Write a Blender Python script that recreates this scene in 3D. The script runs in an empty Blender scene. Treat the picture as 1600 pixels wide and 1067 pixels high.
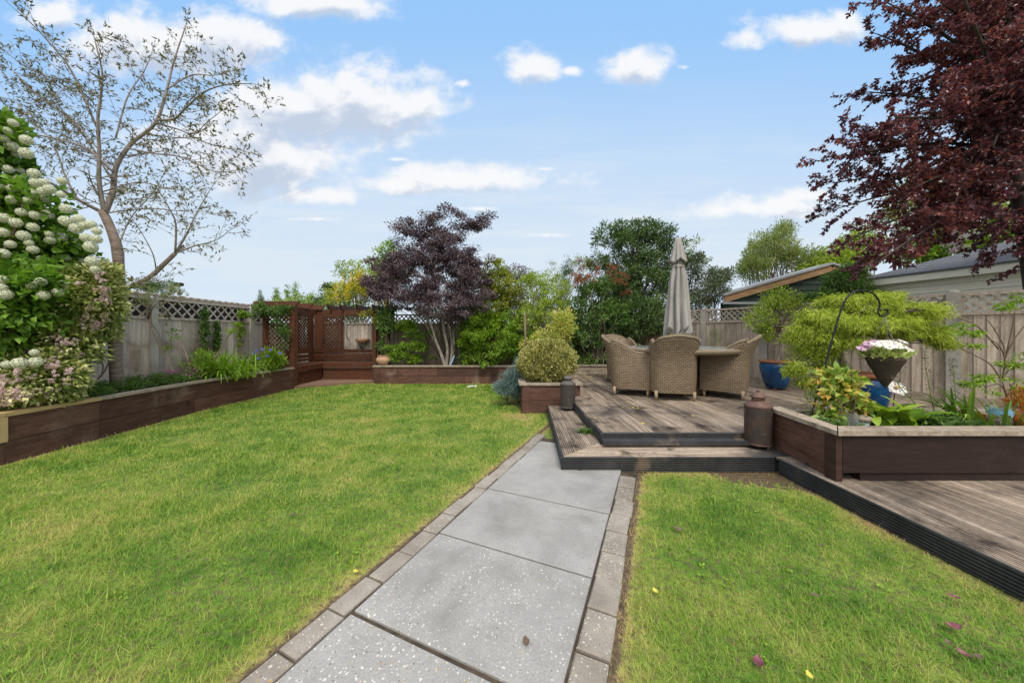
import bpy, math, random
import numpy as np
from mathutils import Vector
R = math.radians
scene = bpy.context.scene
col = scene.collection
# ---------------------------------------------------------------- camera
F, CH, HY = 515.0, 1.19, 522.0          # focal length in photo pixels, eye height, horizon row
cam = bpy.data.cameras.new("camera")
camera = bpy.data.objects.new("camera", cam); col.objects.link(camera)
camera.location = (0, 0, CH); camera.rotation_euler = (R(90), 0, 0)
cam.sensor_width = 36.0; cam.lens = 36.0 * F / 1600.0
cam.shift_y = -(533.5 - HY) / 1600.0
cam.clip_start = 0.05; cam.clip_end = 3000
scene.camera = camera
# ---------------------------------------------------------------- light
SUN_EL, SUN_AZ = R(54), R(168)           # azimuth clockwise from +Y (north): behind the camera
EXPO = 0.62
SKY = 0.105
scene.view_settings.view_transform = 'Standard'; scene.view_settings.look = 'None'
scene.view_settings.gamma = 1; scene.view_settings.exposure = EXPO
sl = bpy.data.lights.new("sun", 'SUN'); sl.energy = 2.0; sl.angle = R(22); sl.color = (1, .93, .82)
sun = bpy.data.objects.new("sun", sl); col.objects.link(sun)
sd = Vector((math.sin(SUN_AZ) * math.cos(SUN_EL), math.cos(SUN_AZ) * math.cos(SUN_EL), math.sin(SUN_EL)))
sun.rotation_euler = (-sd).to_track_quat('-Z', 'Y').to_euler(); sun.location = (-6, -8, 14)

class NT:
    """small helper for building node trees"""
    def __init__(s, t): s.t = t
    def n(s, kind, **kw):
        o = s.t.nodes.new(kind)
        for k, v in kw.items(): setattr(o, k, v)
        return o
    def put(s, sock, v):
        if isinstance(v, bpy.types.NodeSocket): s.t.links.new(v, sock)
        elif v is not None: sock.default_value = v
    def math(s, op, a, b=None, c=None, clamp=False):
        o = s.n('ShaderNodeMath', operation=op, use_clamp=clamp)
        s.put(o.inputs[0], a); s.put(o.inputs[1], b); s.put(o.inputs[2], c)
        return o.outputs[0]
    def mix(s, f, a, b, mode='MIX'):
        o = s.n('ShaderNodeMix', data_type='RGBA', blend_type=mode)
        s.put(o.inputs[0], f); s.put(o.inputs[6], a); s.put(o.inputs[7], b)
        return o.outputs[2]
    def ramp(s, f, stops, interp='LINEAR'):
        o = s.n('ShaderNodeValToRGB'); e = o.color_ramp.elements; o.color_ramp.interpolation = interp
        while len(e) > len(stops): e.remove(e[-1])
        while len(e) < len(stops): e.new(1)
        for q, (p, c) in zip(e, stops): q.position = p; q.color = (*c, 1) if len(c) == 3 else c
        s.put(o.inputs[0], f); return o.outputs[0]
    def noise(s, vec, scale, detail=4, rough=.55, dist=0, out=0):
        o = s.n('ShaderNodeTexNoise'); s.put(o.inputs['Vector'], vec)
        o.inputs['Scale'].default_value = scale; o.inputs['Detail'].default_value = detail
        o.inputs['Roughness'].default_value = rough; o.inputs['Distortion'].default_value = dist
        return o.outputs[out]
    def smooth(s, x, lo, hi):
        o = s.n('ShaderNodeMapRange', interpolation_type='SMOOTHSTEP')
        s.put(o.inputs[0], x); o.inputs[1].default_value = lo; o.inputs[2].default_value = hi
        return o.outputs[0]

def build_world():
    w = bpy.data.worlds.new("World"); scene.world = w; w.use_nodes = True
    t = w.node_tree; t.nodes.clear(); g = NT(t)
    out = g.n('ShaderNodeOutputWorld'); bg = g.n('ShaderNodeBackground'); t.links.new(bg.outputs[0], out.inputs[0])
    bg.inputs[1].default_value = SKY
    sky = g.n('ShaderNodeTexSky', sky_type='NISHITA'); sky.sun_disc = False
    sky.sun_elevation = SUN_EL; sky.sun_rotation = SUN_AZ; sky.air_density = 1.0; sky.dust_density = .6; sky.ozone_density = 2.2
    K = 1.0 / (SKY * 2 ** EXPO)          # cloud colours below are given as they should appear
    tc = g.n('ShaderNodeTexCoord').outputs['Generated']
    sp = g.n('ShaderNodeSeparateXYZ'); t.links.new(tc, sp.inputs[0]); x, y, z = sp.outputs
    ya = g.math('MAXIMUM', g.math('ABSOLUTE', y), .05)
    u = g.math('DIVIDE', x, ya); v = g.math('DIVIDE', z, ya)
    # cumulus given by direction: azimuth tangent, elevation tangent, half widths, height above / below, strength
    blobs = [(-.46, .69, .24, .12, .11, 1.1), (-.64, .68, .30, .13, .13, 1.05), (-.74, .54, .30, .13, .13, .95), (-.78, .58, .34, .17, .2, .85),
             (-.30, .68, .12, .10, .08, 1.0),
             (-1.12, .86, .26, .11, .10, 1.0), (-.88, .88, .18, .11, .11, 1.0), (-1.38, .97, .12, .07, .06, .9), (-.60, 1.0, .26, .06, .05, .95),
             (.04, .80, .10, .065, .055, .95), (.37, .81, .11, .06, .05, 1.0), (.18, .80, .05, .02, .02, .5), (-.15, .76, .04, .02, .02, .5), (.52, .81, .04, .015, .015, .4),
             (.88, .92, .22, .06, .055, .9), (.72, .90, .09, .045, .045, .8), (.98, .93, .09, .05, .04, .75),
             (-.14, .47, .30, .05, .045, .9), (-.32, .45, .2, .04, .035, .8), (-.60, .42, .22, .04, .035, .8), (.10, .50, .05, .01, .01, .5),
             (.75, .38, .26, .05, .04, .8), (.90, .42, .14, .035, .03, .7), (.40, .35, .16, .02, .02, .4), (.1, .30, .14, .015, .015, .4),
             (-.1, .38, .16, .015, .015, .35), (-.6, .35, .2, .015, .015, .3), (-.35, .53, .05, .012, .012, .5)]
    def density(vv):
        cx = g.n('ShaderNodeCombineXYZ'); g.put(cx.inputs[0], u); g.put(cx.inputs[1], g.math('MULTIPLY', vv, 1.3))
        n1 = g.noise(cx.outputs[0], 5.5, 9, .56, .15); n2 = g.noise(cx.outputs[0], 17, 7, .6)
        nn = g.math('ADD', g.math('MULTIPLY', g.math('SUBTRACT', n1, .5), 2.3), g.math('MULTIPLY', g.math('SUBTRACT', n2, .5), 1.0))
        best = None
        for cu, cv, ru, up, dn, st in blobs:
            du = g.math('MULTIPLY', g.math('SUBTRACT', u, cu), 1 / ru)
            dv = g.math('SUBTRACT', vv, cv)
            dv = g.math('MAXIMUM', g.math('MULTIPLY', dv, 1 / up), g.math('MULTIPLY', dv, -1 / dn))
            d = g.math('SQRT', g.math('ADD', g.math('MULTIPLY', du, du), g.math('MULTIPLY', dv, dv)))
            q = g.math('SUBTRACT', st, d)
            best = q if best is None else g.math('SMOOTH_MAX', best, q, .12)
        return g.math('ADD', best, nn)
    d0 = density(v); d1 = density(g.math('ADD', v, .05))
    # a generic cloud field for the half of the sky behind the camera
    behind = g.math('MAXIMUM', g.math('SUBTRACT', 1, g.smooth(y, .0, .12)), g.smooth(v, 1.25, 1.7))
    gen = g.smooth(g.noise(tc, 3.2, 8, .6), .36, .56)
    fore = g.smooth(d0, -.30, .52)
    mask = g.math('ADD', g.math('MULTIPLY', fore, g.math('SUBTRACT', 1, behind)), g.math('MULTIPLY', gen, g.math('MULTIPLY', behind, .8)))
    light = g.smooth(g.math('SUBTRACT', g.math('MULTIPLY', d0, .35), g.math('MULTIPLY', d1, .9)), -.62, .02)
    c_cloud = g.mix(light, (.56 * K, .64 * K, .78 * K, 1), (.96 * K, .965 * K, .98 * K, 1))
    c_cloud = g.mix(behind, c_cloud, (1.90 * K, 1.76 * K, 1.56 * K, 1))   # unseen overcast overhead and behind, added and brightened to lift the ambient light
    # thin streaks and the whitening towards the horizon
    cs = g.n('ShaderNodeCombineXYZ'); g.put(cs.inputs[0], g.math('MULTIPLY', u, .9)); g.put(cs.inputs[1], g.math('MULTIPLY', v, 7))
    st = g.smooth(g.noise(cs.outputs[0], 2.2, 7, .6), .40, .75)
    hor = g.math('SUBTRACT', 1, g.smooth(v, .16, 1.0))
    veil = g.math('ADD', g.math('MULTIPLY', hor, .90), g.math('MULTIPLY', st, g.math('MULTIPLY', hor, .32)), clamp=True)
    base = g.mix(.93, sky.outputs[0], (.335 * K, .61 * K, 1.0 * K, 1))
    base = g.mix(veil, base, (.72 * K, .82 * K, .92 * K, 1))
    fin = g.mix(g.math('MULTIPLY', mask, .95), base, c_cloud)
    t.links.new(fin, bg.inputs[0])
    w.cycles.sampling_method = 'MANUAL'; w.cycles.sample_map_resolution = 512
build_world()
scene.cycles.max_bounces = 6; scene.cycles.diffuse_bounces = 5; scene.cycles.glossy_bounces = 3
scene.cycles.transmission_bounces = 6; scene.cycles.transparent_max_bounces = 6
scene.cycles.use_denoising = True

# ---------------------------------------------------------------- helpers
def at(px, py, Y):                       # the point that lies Y metres ahead, seen at a pixel of the photo
    return Vector(((px - 800) / F * Y, Y, CH - (py - HY) / F * Y))
def gp(px, py, z=0.0):                   # the point on the level z, seen at a pixel
    Y = F * (CH - z) / (py - HY)
    return Vector(((px - 800) / F * Y, Y, z))

def finish(name, me, mat, parent, smooth):
    if isinstance(mat, (list, tuple)):
        for m in mat: me.materials.append(m)
    else: me.materials.append(mat)
    if smooth: me.polygons.foreach_set('use_smooth', np.ones(len(me.polygons), bool))
    o = bpy.data.objects.new(name, me); col.objects.link(o)
    if parent is not None: o.parent = parent
    return o
def wloc(p):
    v = Vector((0, 0, 0))
    while p is not None: v += p.location; p = p.parent
    return v
class MB:
    def __init__(s): s.v = []; s.f = []; s.t = []; s.uv = []
    def add(s, vs, fs, tint=.5):
        b = len(s.v); s.v += [tuple(q) for q in vs]; s.t += [tint] * len(vs)
        s.f += [tuple(b + i for i in q) for q in fs]
    def hexa(s, p, tint=.5):             # eight corners: four below, four above
        s.add(p, [(3, 2, 1, 0), (4, 5, 6, 7), (0, 1, 5, 4), (1, 2, 6, 5), (2, 3, 7, 6), (3, 0, 4, 7)], tint)
    def box(s, c, d, rz=0, tint=.5, bev=0):
        cx, cy, cz = c; dx, dy, dz = (q / 2 for q in d); co, si = math.cos(rz), math.sin(rz)
        def tr(a, b, e): return (cx + a * co - b * si, cy + a * si + b * co, cz + e)
        if bev <= 0:
            s.hexa([tr(-dx, -dy, -dz), tr(dx, -dy, -dz), tr(dx, dy, -dz), tr(-dx, dy, -dz),
                    tr(-dx, -dy, dz), tr(dx, -dy, dz), tr(dx, dy, dz), tr(-dx, dy, dz)], tint)
        else:
            b = bev; vs = []
            for e, i in ((-dz, b), (-dz + b, 0), (dz - b, 0), (dz, b)):
                for sx, sy in ((-1, -1), (1, -1), (1, 1), (-1, 1)):
                    vs.append(tr(sx * (dx - i), sy * (dy - i), e))
            fs = [(3, 2, 1, 0), (12, 13, 14, 15)]
            for k in range(3):
                for j in range(4):
                    a = k * 4 + j; n = k * 4 + (j + 1) % 4; fs.append((a, n, n + 4, a + 4))
            s.add(vs, fs, tint)
    def bar(s, a, b, w, h, up=(0, 0, 1), tint=.5):   # a bar of section w x h from a to b
        a = Vector(a); b = Vector(b); d = (b - a).normalized(); u = Vector(up)
        sd_ = d.cross(u).normalized(); u = sd_.cross(d).normalized()
        p = []
        for hh in (-h / 2, h / 2):
            p += [a - sd_ * w / 2 + u * hh, b - sd_ * w / 2 + u * hh, b + sd_ * w / 2 + u * hh, a + sd_ * w / 2 + u * hh]
        s.hexa([p[3], p[2], p[1], p[0], p[7], p[6], p[5], p[4]], tint)
    def tube(s, pts, rad, n=6, tint=.5, cap=True):
        pts = [Vector(p) for p in pts]; m = len(pts)
        if not hasattr(rad, '__len__'): rad = [rad] * m
        vs = []; ref = Vector((.31, .83, .47)).normalized()
        for i, p in enumerate(pts):
            d = (pts[min(i + 1, m - 1)] - pts[max(i - 1, 0)])
            d = d.normalized() if d.length > 1e-9 else Vector((0, 0, 1))
            e = d.cross(ref); e = e.normalized() if e.length > 1e-4 else d.orthogonal().normalized()
            f_ = d.cross(e)
            for k in range(n):
                a = 2 * math.pi * k / n; vs.append(p + (e * math.cos(a) + f_ * math.sin(a)) * rad[i])
        fs = [(i * n + k, i * n + (k + 1) % n, (i + 1) * n + (k + 1) % n, (i + 1) * n + k) for i in range(m - 1) for k in range(n)]
        if cap: fs += [tuple(range(n - 1, -1, -1)), tuple((m - 1) * n + k for k in range(n))]
        s.add(vs, fs, tint)
    def lathe(s, c, prof, n=28, tint=.5, fn=None):   # profile of (radius, height) about a vertical axis
        vs = []
        for r, h in prof:
            for k in range(n):
                a = 2 * math.pi * k / n; rr = r if fn is None else fn(r, h, a)
                vs.append((c[0] + rr * math.cos(a), c[1] + rr * math.sin(a), c[2] + h))
        m = len(prof)
        fs = [(i * n + k, i * n + (k + 1) % n, (i + 1) * n + (k + 1) % n, (i + 1) * n + k) for i in range(m - 1) for k in range(n)]
        if prof[0][0] > 1e-4: fs.append(tuple(range(n - 1, -1, -1)))
        if prof[-1][0] > 1e-4: fs.append(tuple((m - 1) * n + k for k in range(n)))
        s.add(vs, fs, tint)
    def build(s, name, mat, parent=None, smooth=False, local=False):
        me = bpy.data.meshes.new(name); v = np.array(s.v, float)
        if not local: v = v - np.array(wloc(parent))
        me.from_pydata(v.tolist(), [], s.f)
        a = me.attributes.new('tint', 'FLOAT', 'POINT'); a.data.foreach_set('value', np.array(s.t, np.float32))
        return finish(name, me, mat, parent, smooth)
def npmesh(name, V, tris, tint, mat, parent=None, smooth=False, extra=None):
    V = np.asarray(V, np.float32) - np.array(wloc(parent), np.float32)
    me = bpy.data.meshes.new(name); T = np.asarray(tris, np.int32); k = T.shape[1]
    me.vertices.add(len(V)); me.vertices.foreach_set('co', V.ravel())
    me.loops.add(T.size); me.loops.foreach_set('vertex_index', T.ravel())
    me.polygons.add(len(T)); me.polygons.foreach_set('loop_start', np.arange(0, T.size, k, dtype=np.int32))
    me.update(calc_edges=True)
    a = me.attributes.new('tint', 'FLOAT', 'POINT'); a.data.foreach_set('value', np.asarray(tint, np.float32))
    for nm, arr in (extra or {}).items():
        a = me.attributes.new(nm, 'FLOAT', 'POINT'); a.data.foreach_set('value', np.asarray(arr, np.float32))
    return finish(name, me, mat, parent, smooth)
def tag(o, label, cat, group=None, kind=None):
    if label: o['label'] = label
    if cat: o['category'] = cat
    if group: o['group'] = group
    if kind: o['kind'] = kind
    return o
def thing(name, label, cat, loc=(0, 0, 0), group=None, rz=0):
    o = bpy.data.objects.new(name, None); col.objects.link(o); o.location = loc; o.rotation_euler = (0, 0, rz)
    o.empty_display_size = .1
    return tag(o, label, cat, group)
def copy_tree(o, parent=None):
    c = o.copy(); col.objects.link(c); c.parent = parent
    for ch in list(o.children): copy_tree(ch, c)
    return c
def nrm(a): return a / np.maximum(np.linalg.norm(a, axis=-1, keepdims=True), 1e-9)

# ---------------------------------------------------------------- materials
def new_mat(name):
    m = bpy.data.materials.new(name); m.use_nodes = True; t = m.node_tree; t.nodes.clear(); g = NT(t)
    out = g.n('ShaderNodeOutputMaterial'); b = g.n('ShaderNodeBsdfPrincipled'); t.links.new(b.outputs[0], out.inputs[0])
    return m, g, b, out
def coords(g, stretch=(1, 1, 1)):
    tc = g.n('ShaderNodeTexCoord'); mp = g.n('ShaderNodeMapping'); g.put(mp.inputs[0], tc.outputs['Object']); mp.inputs['Scale'].default_value = stretch
    return mp.outputs[0]
def attr(g, nm='tint'):
    return g.n('ShaderNodeAttribute', attribute_name=nm).outputs['Fac']
def bump(g, b, h, strength, dist=.01):
    o = g.n('ShaderNodeBump'); o.inputs['Strength'].default_value = strength; o.inputs['Distance'].default_value = dist
    g.put(o.inputs['Height'], h); g.put(b.inputs['Normal'], o.outputs[0])
def surf(name, cols, scale=6, stretch=(1, 1, 1), rough=.75, bmp=.3, tint=.5, stain=None, stain_scale=1.5, stain_rng=(.5, .7), stain2=None, s2=(3, .6, .75), spec=.3, metallic=0, fine=None, dist=0, knots=0):
    m, g, b, out = new_mat(name); vec = coords(g, stretch); raw = coords(g)
    n = g.noise(vec, scale, 6, .62, dist)
    k = len(cols); c = g.ramp(n, [(.28 + .44 * i / max(1, k - 1), q) for i, q in enumerate(cols)])
    if fine:
        nf = g.noise(raw, fine, 3, .6); c = g.mix(g.math('MULTIPLY', g.smooth(nf, .35, .75), .35), c, tuple(q * .45 for q in cols[0]) + (1,))
    if knots:
        vo = g.n('ShaderNodeTexVoronoi'); vo.inputs['Scale'].default_value = knots; g.put(vo.inputs['Vector'], raw)
        c = g.mix(g.math('MULTIPLY', g.math('SUBTRACT', 1, g.smooth(g.math('ADD', vo.outputs['Distance'], g.math('MULTIPLY', g.noise(raw, 25, 3), .06)), .05, .14)), .8), c, tuple(q * .3 for q in cols[0]) + (1,))
    if stain: c = g.mix(g.smooth(g.noise(raw, stain_scale, 7, .62, .4), *stain_rng), c, (*stain, 1))
    if stain2: c = g.mix(g.smooth(g.noise(raw, s2[0], 8, .65, .2), s2[1], s2[2]), c, (*stain2, 1))
    if tint:
        h = g.n('ShaderNodeHueSaturation'); g.put(h.inputs['Color'], c)
        g.put(h.inputs['Value'], g.math('ADD', 1 - tint / 2, g.math('MULTIPLY', attr(g), tint))); c = h.outputs[0]
    g.put(b.inputs['Base Color'], c); b.inputs['Roughness'].default_value = rough; b.inputs['Metallic'].default_value = metallic
    b.inputs['Specular IOR Level'].default_value = spec
    if bmp: bump(g, b, g.math('ADD', n, g.math('MULTIPLY', g.noise(raw, 60, 4), .3)), bmp)
    return m
def leafmat(name, cols, trans=.30, rough=.5, spec=.35, gain=1.42):
    """foliage: each leaf carries its own shade in 'tint'"""
    m, g, b, out = new_mat(name); k = len(cols)
    cols = [tuple(min(.8, v_ * gain) for v_ in q) for q in cols]; c = g.ramp(attr(g), [(i / max(1, k - 1), q) for i, q in enumerate(cols)])
    g.put(b.inputs['Base Color'], c); b.inputs['Roughness'].default_value = rough; b.inputs['Specular IOR Level'].default_value = spec
    tr = g.n('ShaderNodeBsdfTranslucent'); hs = g.n('ShaderNodeHueSaturation'); g.put(hs.inputs['Color'], c); hs.inputs['Value'].default_value = 1.55; hs.inputs['Saturation'].default_value = 1.06; g.put(tr.inputs[0], hs.outputs[0])
    mx = g.n('ShaderNodeMixShader'); mx.inputs[0].default_value = trans
    g.t.links.new(b.outputs[0], mx.inputs[1]); g.t.links.new(tr.outputs[0], mx.inputs[2]); g.t.links.new(mx.outputs[0], out.inputs[0])
    return m
# ---- materials of the built things
m_soil = surf('soil', [(.035, .024, .016), (.075, .052, .035), (.11, .08, .055)], 14, rough=.95, bmp=.9, tint=0, fine=60)
m_ground = surf('meadow', [(.05, .07, .02), (.09, .11, .03)], 1.2, rough=.95, tint=0, fine=20)
m_fence = surf('weathered_fence', [(.23, .19, .145), (.36, .30, .24), (.48, .41, .34)], 5, (7, 7, .55), .85, .35, .55, stain=(.155, .15, .085), stain_scale=.9, stain_rng=(.55, .75), fine=45)
m_fencel = surf('silvered_fence', [(.34, .30, .26), (.49, .435, .385), (.61, .55, .495)], 5, (7, 7, .55), .85, .35, .45, stain=(.20, .15, .10), stain_scale=.8, stain_rng=(.56, .72), fine=45)
m_conc = surf('concrete', [(.33, .31, .275), (.46, .44, .395), (.55, .53, .48)], 3, rough=.9, bmp=.35, tint=.15, stain=(.25, .22, .17), stain_scale=2.5, stain_rng=(.5, .8), fine=70)
m_concd = surf('weathered_concrete', [(.21, .195, .17), (.31, .29, .26), (.41, .385, .345)], 3, rough=.92, bmp=.4, tint=.15, stain=(.12, .12, .07), stain_scale=2.5, stain_rng=(.5, .75), fine=50)
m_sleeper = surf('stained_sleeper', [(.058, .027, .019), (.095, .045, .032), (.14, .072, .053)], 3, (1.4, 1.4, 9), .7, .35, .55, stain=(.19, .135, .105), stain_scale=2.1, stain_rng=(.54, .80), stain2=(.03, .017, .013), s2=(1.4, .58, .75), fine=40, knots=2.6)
m_cap = surf('bleached_coping', [(.20, .155, .115), (.32, .265, .205), (.42, .36, .29)], 6, (3, 3, 3), .85, .5, .35, stain=(.12, .085, .06), stain_scale=5, stain_rng=(.55, .75), fine=50)
m_newwood = surf('new_timber', [(.36, .255, .12), (.46, .335, .165)], 5, (2, 2, 6), .7, .2, .2)
m_arb = surf('red_stained_timber', [(.052, .019, .010), (.092, .033, .016), (.135, .052, .027)], 4, (5, 5, 5), .6, .25, .5, stain=(.075, .042, .028), stain_scale=2.5, stain_rng=(.5, .75), fine=40)
m_arbf = surf('worn_timber_floor', [(.15, .085, .055), (.24, .155, .11)], 5, (3, 3, 3), .8, .3, .3)
m_deck = surf('weathered_decking', [(.150, .115, .085), (.325, .255, .195), (.52, .43, .345)], 3.2, (10, .55, 10), .8, .35, .55, stain=(.050, .045, .044), stain_scale=.95, stain_rng=(.50, .68), stain2=(.055, .042, .034), s2=(3.1, .52, .70), fine=38)
m_deckx = surf('weathered_step_boards', [(.145, .112, .085), (.305, .24, .185), (.49, .41, .33)], 3.2, (.55, 10, 10), .8, .35, .5, stain=(.045, .041, .04), stain_scale=.9, stain_rng=(.52, .66), stain2=(.055, .042, .034), s2=(3.1, .55, .72), fine=38)
m_fascia = surf('dark_fascia', [(.024, .025, .028), (.046, .047, .051), (.075, .074, .075)], 4, (1, 1, 1), .5, .25, .7, stain=(.17, .13, .095), stain_scale=2.4, stain_rng=(.58, .74), fine=30)

def stone(name, base, lich, orange, amount, scale):
    """flagstone or edging block with lichen spots; 'tint' carries each block's own crust of lichen"""
    m, g, b, out = new_mat(name); raw = coords(g)
    c = g.ramp(g.noise(raw, 2.6, 9, .68, .3), [(.3, base[0]), (.5, base[1]), (.7, base[2])])
    c = g.mix(g.math('MULTIPLY', g.smooth(g.noise(raw, 1.3, 8, .62, .6), .50, .68), .55), c, (*[q * f_ for q, f_ in zip(base[0], (.74, .70, .62))], 1))
    sp_ = g.smooth(g.noise(raw, 130, 3, .6), .40, .78); c = g.mix(g.math('MULTIPLY', sp_, .4), c, (*[q * .5 for q in base[0]], 1))
    lv = attr(g)
    def spots(sc, lo, hi, thr, colr, c, dens):
        vo = g.n('ShaderNodeTexVoronoi', feature='F1'); vo.inputs['Scale'].default_value = sc
        wob = g.n('ShaderNodeVectorMath', operation='ADD'); g.put(wob.inputs[0], raw)
        nz = g.n('ShaderNodeVectorMath', operation='SCALE'); g.put(nz.inputs[0], g.noise(raw, sc * 1.6, 3, out=1)); nz.inputs['Scale'].default_value = .55 / sc
        g.put(wob.inputs[1], nz.outputs[0]); g.put(vo.inputs['Vector'], wob.outputs[0])
        s3 = g.n('ShaderNodeSeparateXYZ'); g.put(s3.inputs[0], vo.outputs['Color'])
        size = g.math('MULTIPLY', s3.outputs[0], hi)
        inside = g.math('SUBTRACT', 1, g.smooth(g.math('SUBTRACT', vo.outputs['Distance'], size), -.03, .05))
        patch = g.math('ADD', g.noise(raw, 2.6, 6, .65), g.math('MULTIPLY', g.math('SUBTRACT', lv, .5), dens))
        gate = g.math('MULTIPLY', g.math('GREATER_THAN', s3.outputs[1], thr), g.smooth(g.math('ADD', patch, g.math('MULTIPLY', s3.outputs[2], .16)), .54, .66))
        return g.mix(g.math('MULTIPLY', g.math('MULTIPLY', inside, gate), .88), c, (*colr, 1))
    c = spots(46, 0, .25, .45, lich, c, amount); c = spots(85, 0, .34, .40, lich, c, amount)
    c = spots(48, 0, .24, .62, orange, c, amount * .6); c = spots(90, 0, .30, .78, (.10, .09, .08), c, .1)
    g.put(b.inputs['Base Color'], c); b.inputs['Roughness'].default_value = .85; b.inputs['Specular IOR Level'].default_value = .25
    bump(g, b, g.math('ADD', g.noise(raw, 9, 5), g.math('MULTIPLY', g.noise(raw, 120, 3), .35)), .35)
    return m
m_slab = stone('flagstone', [(.225, .220, .210), (.305, .298, .288), (.375, .366, .355)], (.57, .55, .50), (.33, .25, .13), .9, 1)
m_brick = stone('edging_block', [(.18, .158, .13), (.28, .25, .215), (.38, .35, .31)], (.50, .48, .43), (.36, .25, .09), 1.25, 1)
m_joint = surf('sandy_joint', [(.03, .022, .016), (.06, .046, .032), (.11, .085, .06)], 12, rough=.95, bmp=.7, tint=0)

# ---- ground, lawn sheet, path
mb = MB(); mb.add([(-900, -300, -.05), (900, -300, -.05), (900, 1500, -.05), (-900, 1500, -.05)], [(0, 1, 2, 3)])
tag(mb.build('ground', m_ground), None, None, kind='structure')

PD = Vector((.405, .915, 0)).normalized(); PW = Vector((PD.y, -PD.x, 0)); L0 = Vector((-.6816, 1.393, 0))   # path direction, across, a joint
def bed_x(y):                            # line of the long sleeper wall on the left
    return np.interp(y, [-3, 1, 3, 3.75, 5.0, 6.1, 7.15], [-4.55, -4.58, -4.63, -4.69, -4.81, -4.80, -4.74])
def step_x(y): return .44 + (y - 2.84) * .045

def lawn_material(name, blades):
    m, g, b, out = new_mat(name); raw = coords(g)
    big = g.noise(raw, .8, 5, .6); mid = g.noise(raw, 3.2, 5, .6, .3)
    fine_ = g.noise(raw, 11, 4, .6)
    f = g.math('ADD', g.math('MULTIPLY', big, .62), g.math('ADD', g.math('MULTIPLY', mid, .62), g.math('MULTIPLY', fine_, .36)))
    f = g.math('SUBTRACT', f, .31)
    if blades: f = g.math('ADD', f, g.math('MULTIPLY', g.math('SUBTRACT', attr(g), .5), .40))
    f = g.math('ADD', f, g.math('MULTIPLY', attr(g, 'dry'), .50))
    k = 1.12 if blades else .70
    c = g.ramp(f, [(.30, (.072 * k, .172 * k, .018 * k)), (.41, (.155 * k, .30 * k, .032 * k)), (.55, (.262 * k, .355 * k, .054 * k)), (.73, (.42 * k, .41 * k, .12 * k)), (.97, (.54 * k, .38 * k, .18 * k))])
    if not blades:
        c = g.mix(g.smooth(g.noise(raw, 30, 5), .40, .66), c, (.13, .105, .05, 1))
        c = g.mix(g.smooth(g.math('ADD', attr(g, 'dry'), g.math('MULTIPLY', g.math('SUBTRACT', g.noise(raw, 22, 5), .5), .8)), .45, .85), c, g.ramp(g.noise(raw, 45, 5), [(.3, (.05, .034, .022)), (.55, (.115, .08, .05)), (.75, (.22, .16, .10))]))
    g.put(b.inputs['Base Color'], c); b.inputs['Roughness'].default_value = .6; b.inputs['Specular IOR Level'].default_value = .25
    if blades:
        tr = g.n('ShaderNodeBsdfTranslucent'); g.put(tr.inputs[0], c); mx = g.n('ShaderNodeMixShader'); mx.inputs[0].default_value = .3
        g.t.links.new(b.outputs[0], mx.inputs[1]); g.t.links.new(tr.outputs[0], mx.inputs[2]); g.t.links.new(mx.outputs[0], out.inputs[0])
    else: bump(g, b, g.noise(raw, 90, 4), .6)
    return m
m_lawn = lawn_material('turf', False); m_blade = lawn_material('grass_blades', True)

def dryness(x, y):
    q = (x - L0.x) * PW.x + (y - L0.y) * PW.y
    e1 = np.minimum(np.abs(q + .118), np.abs(q - 1.045))
    e2 = np.minimum(np.where(x > 1, np.abs(2.25 - x), 9), np.where(x > .4, np.abs(2.82 - y), 9)); e3 = np.abs(x - bed_x(y))
    dry = 1.0 * np.exp(-e1 / np.where(q > .5, .038, .055)) + .60 * np.exp(-e2 / .07) + .45 * np.exp(-e3 / .09) + .5 * np.exp(-((x - .1) ** 2 + (y - 4.7) ** 2) / .09)
    corner = (x > 1.7) & (x < 2.3) & (y > 2.64 - .35 * (x - 1.75)) & (y < 2.9)
    return np.clip(dry, 0, 1.1), corner
gx, gy = np.linspace(-4.9, 2.5, 371), np.linspace(-1, 8.4, 471)
X, Y = np.meshgrid(gx, gy); dr, cor = dryness(X.ravel(), Y.ravel()); idx = np.arange(X.size).reshape(X.shape)
T = np.stack([idx[:-1, :-1], idx[:-1, 1:], idx[1:, 1:], idx[1:, :-1]], -1).reshape(-1, 4)
lawn = tag(npmesh('lawn', np.stack([X.ravel(), Y.ravel(), 0 * X.ravel()], 1), T, np.full(X.size, .5), m_lawn, None, extra={'dry': np.where(cor, 1.2, dr)}), None, None, kind='structure')

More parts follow.
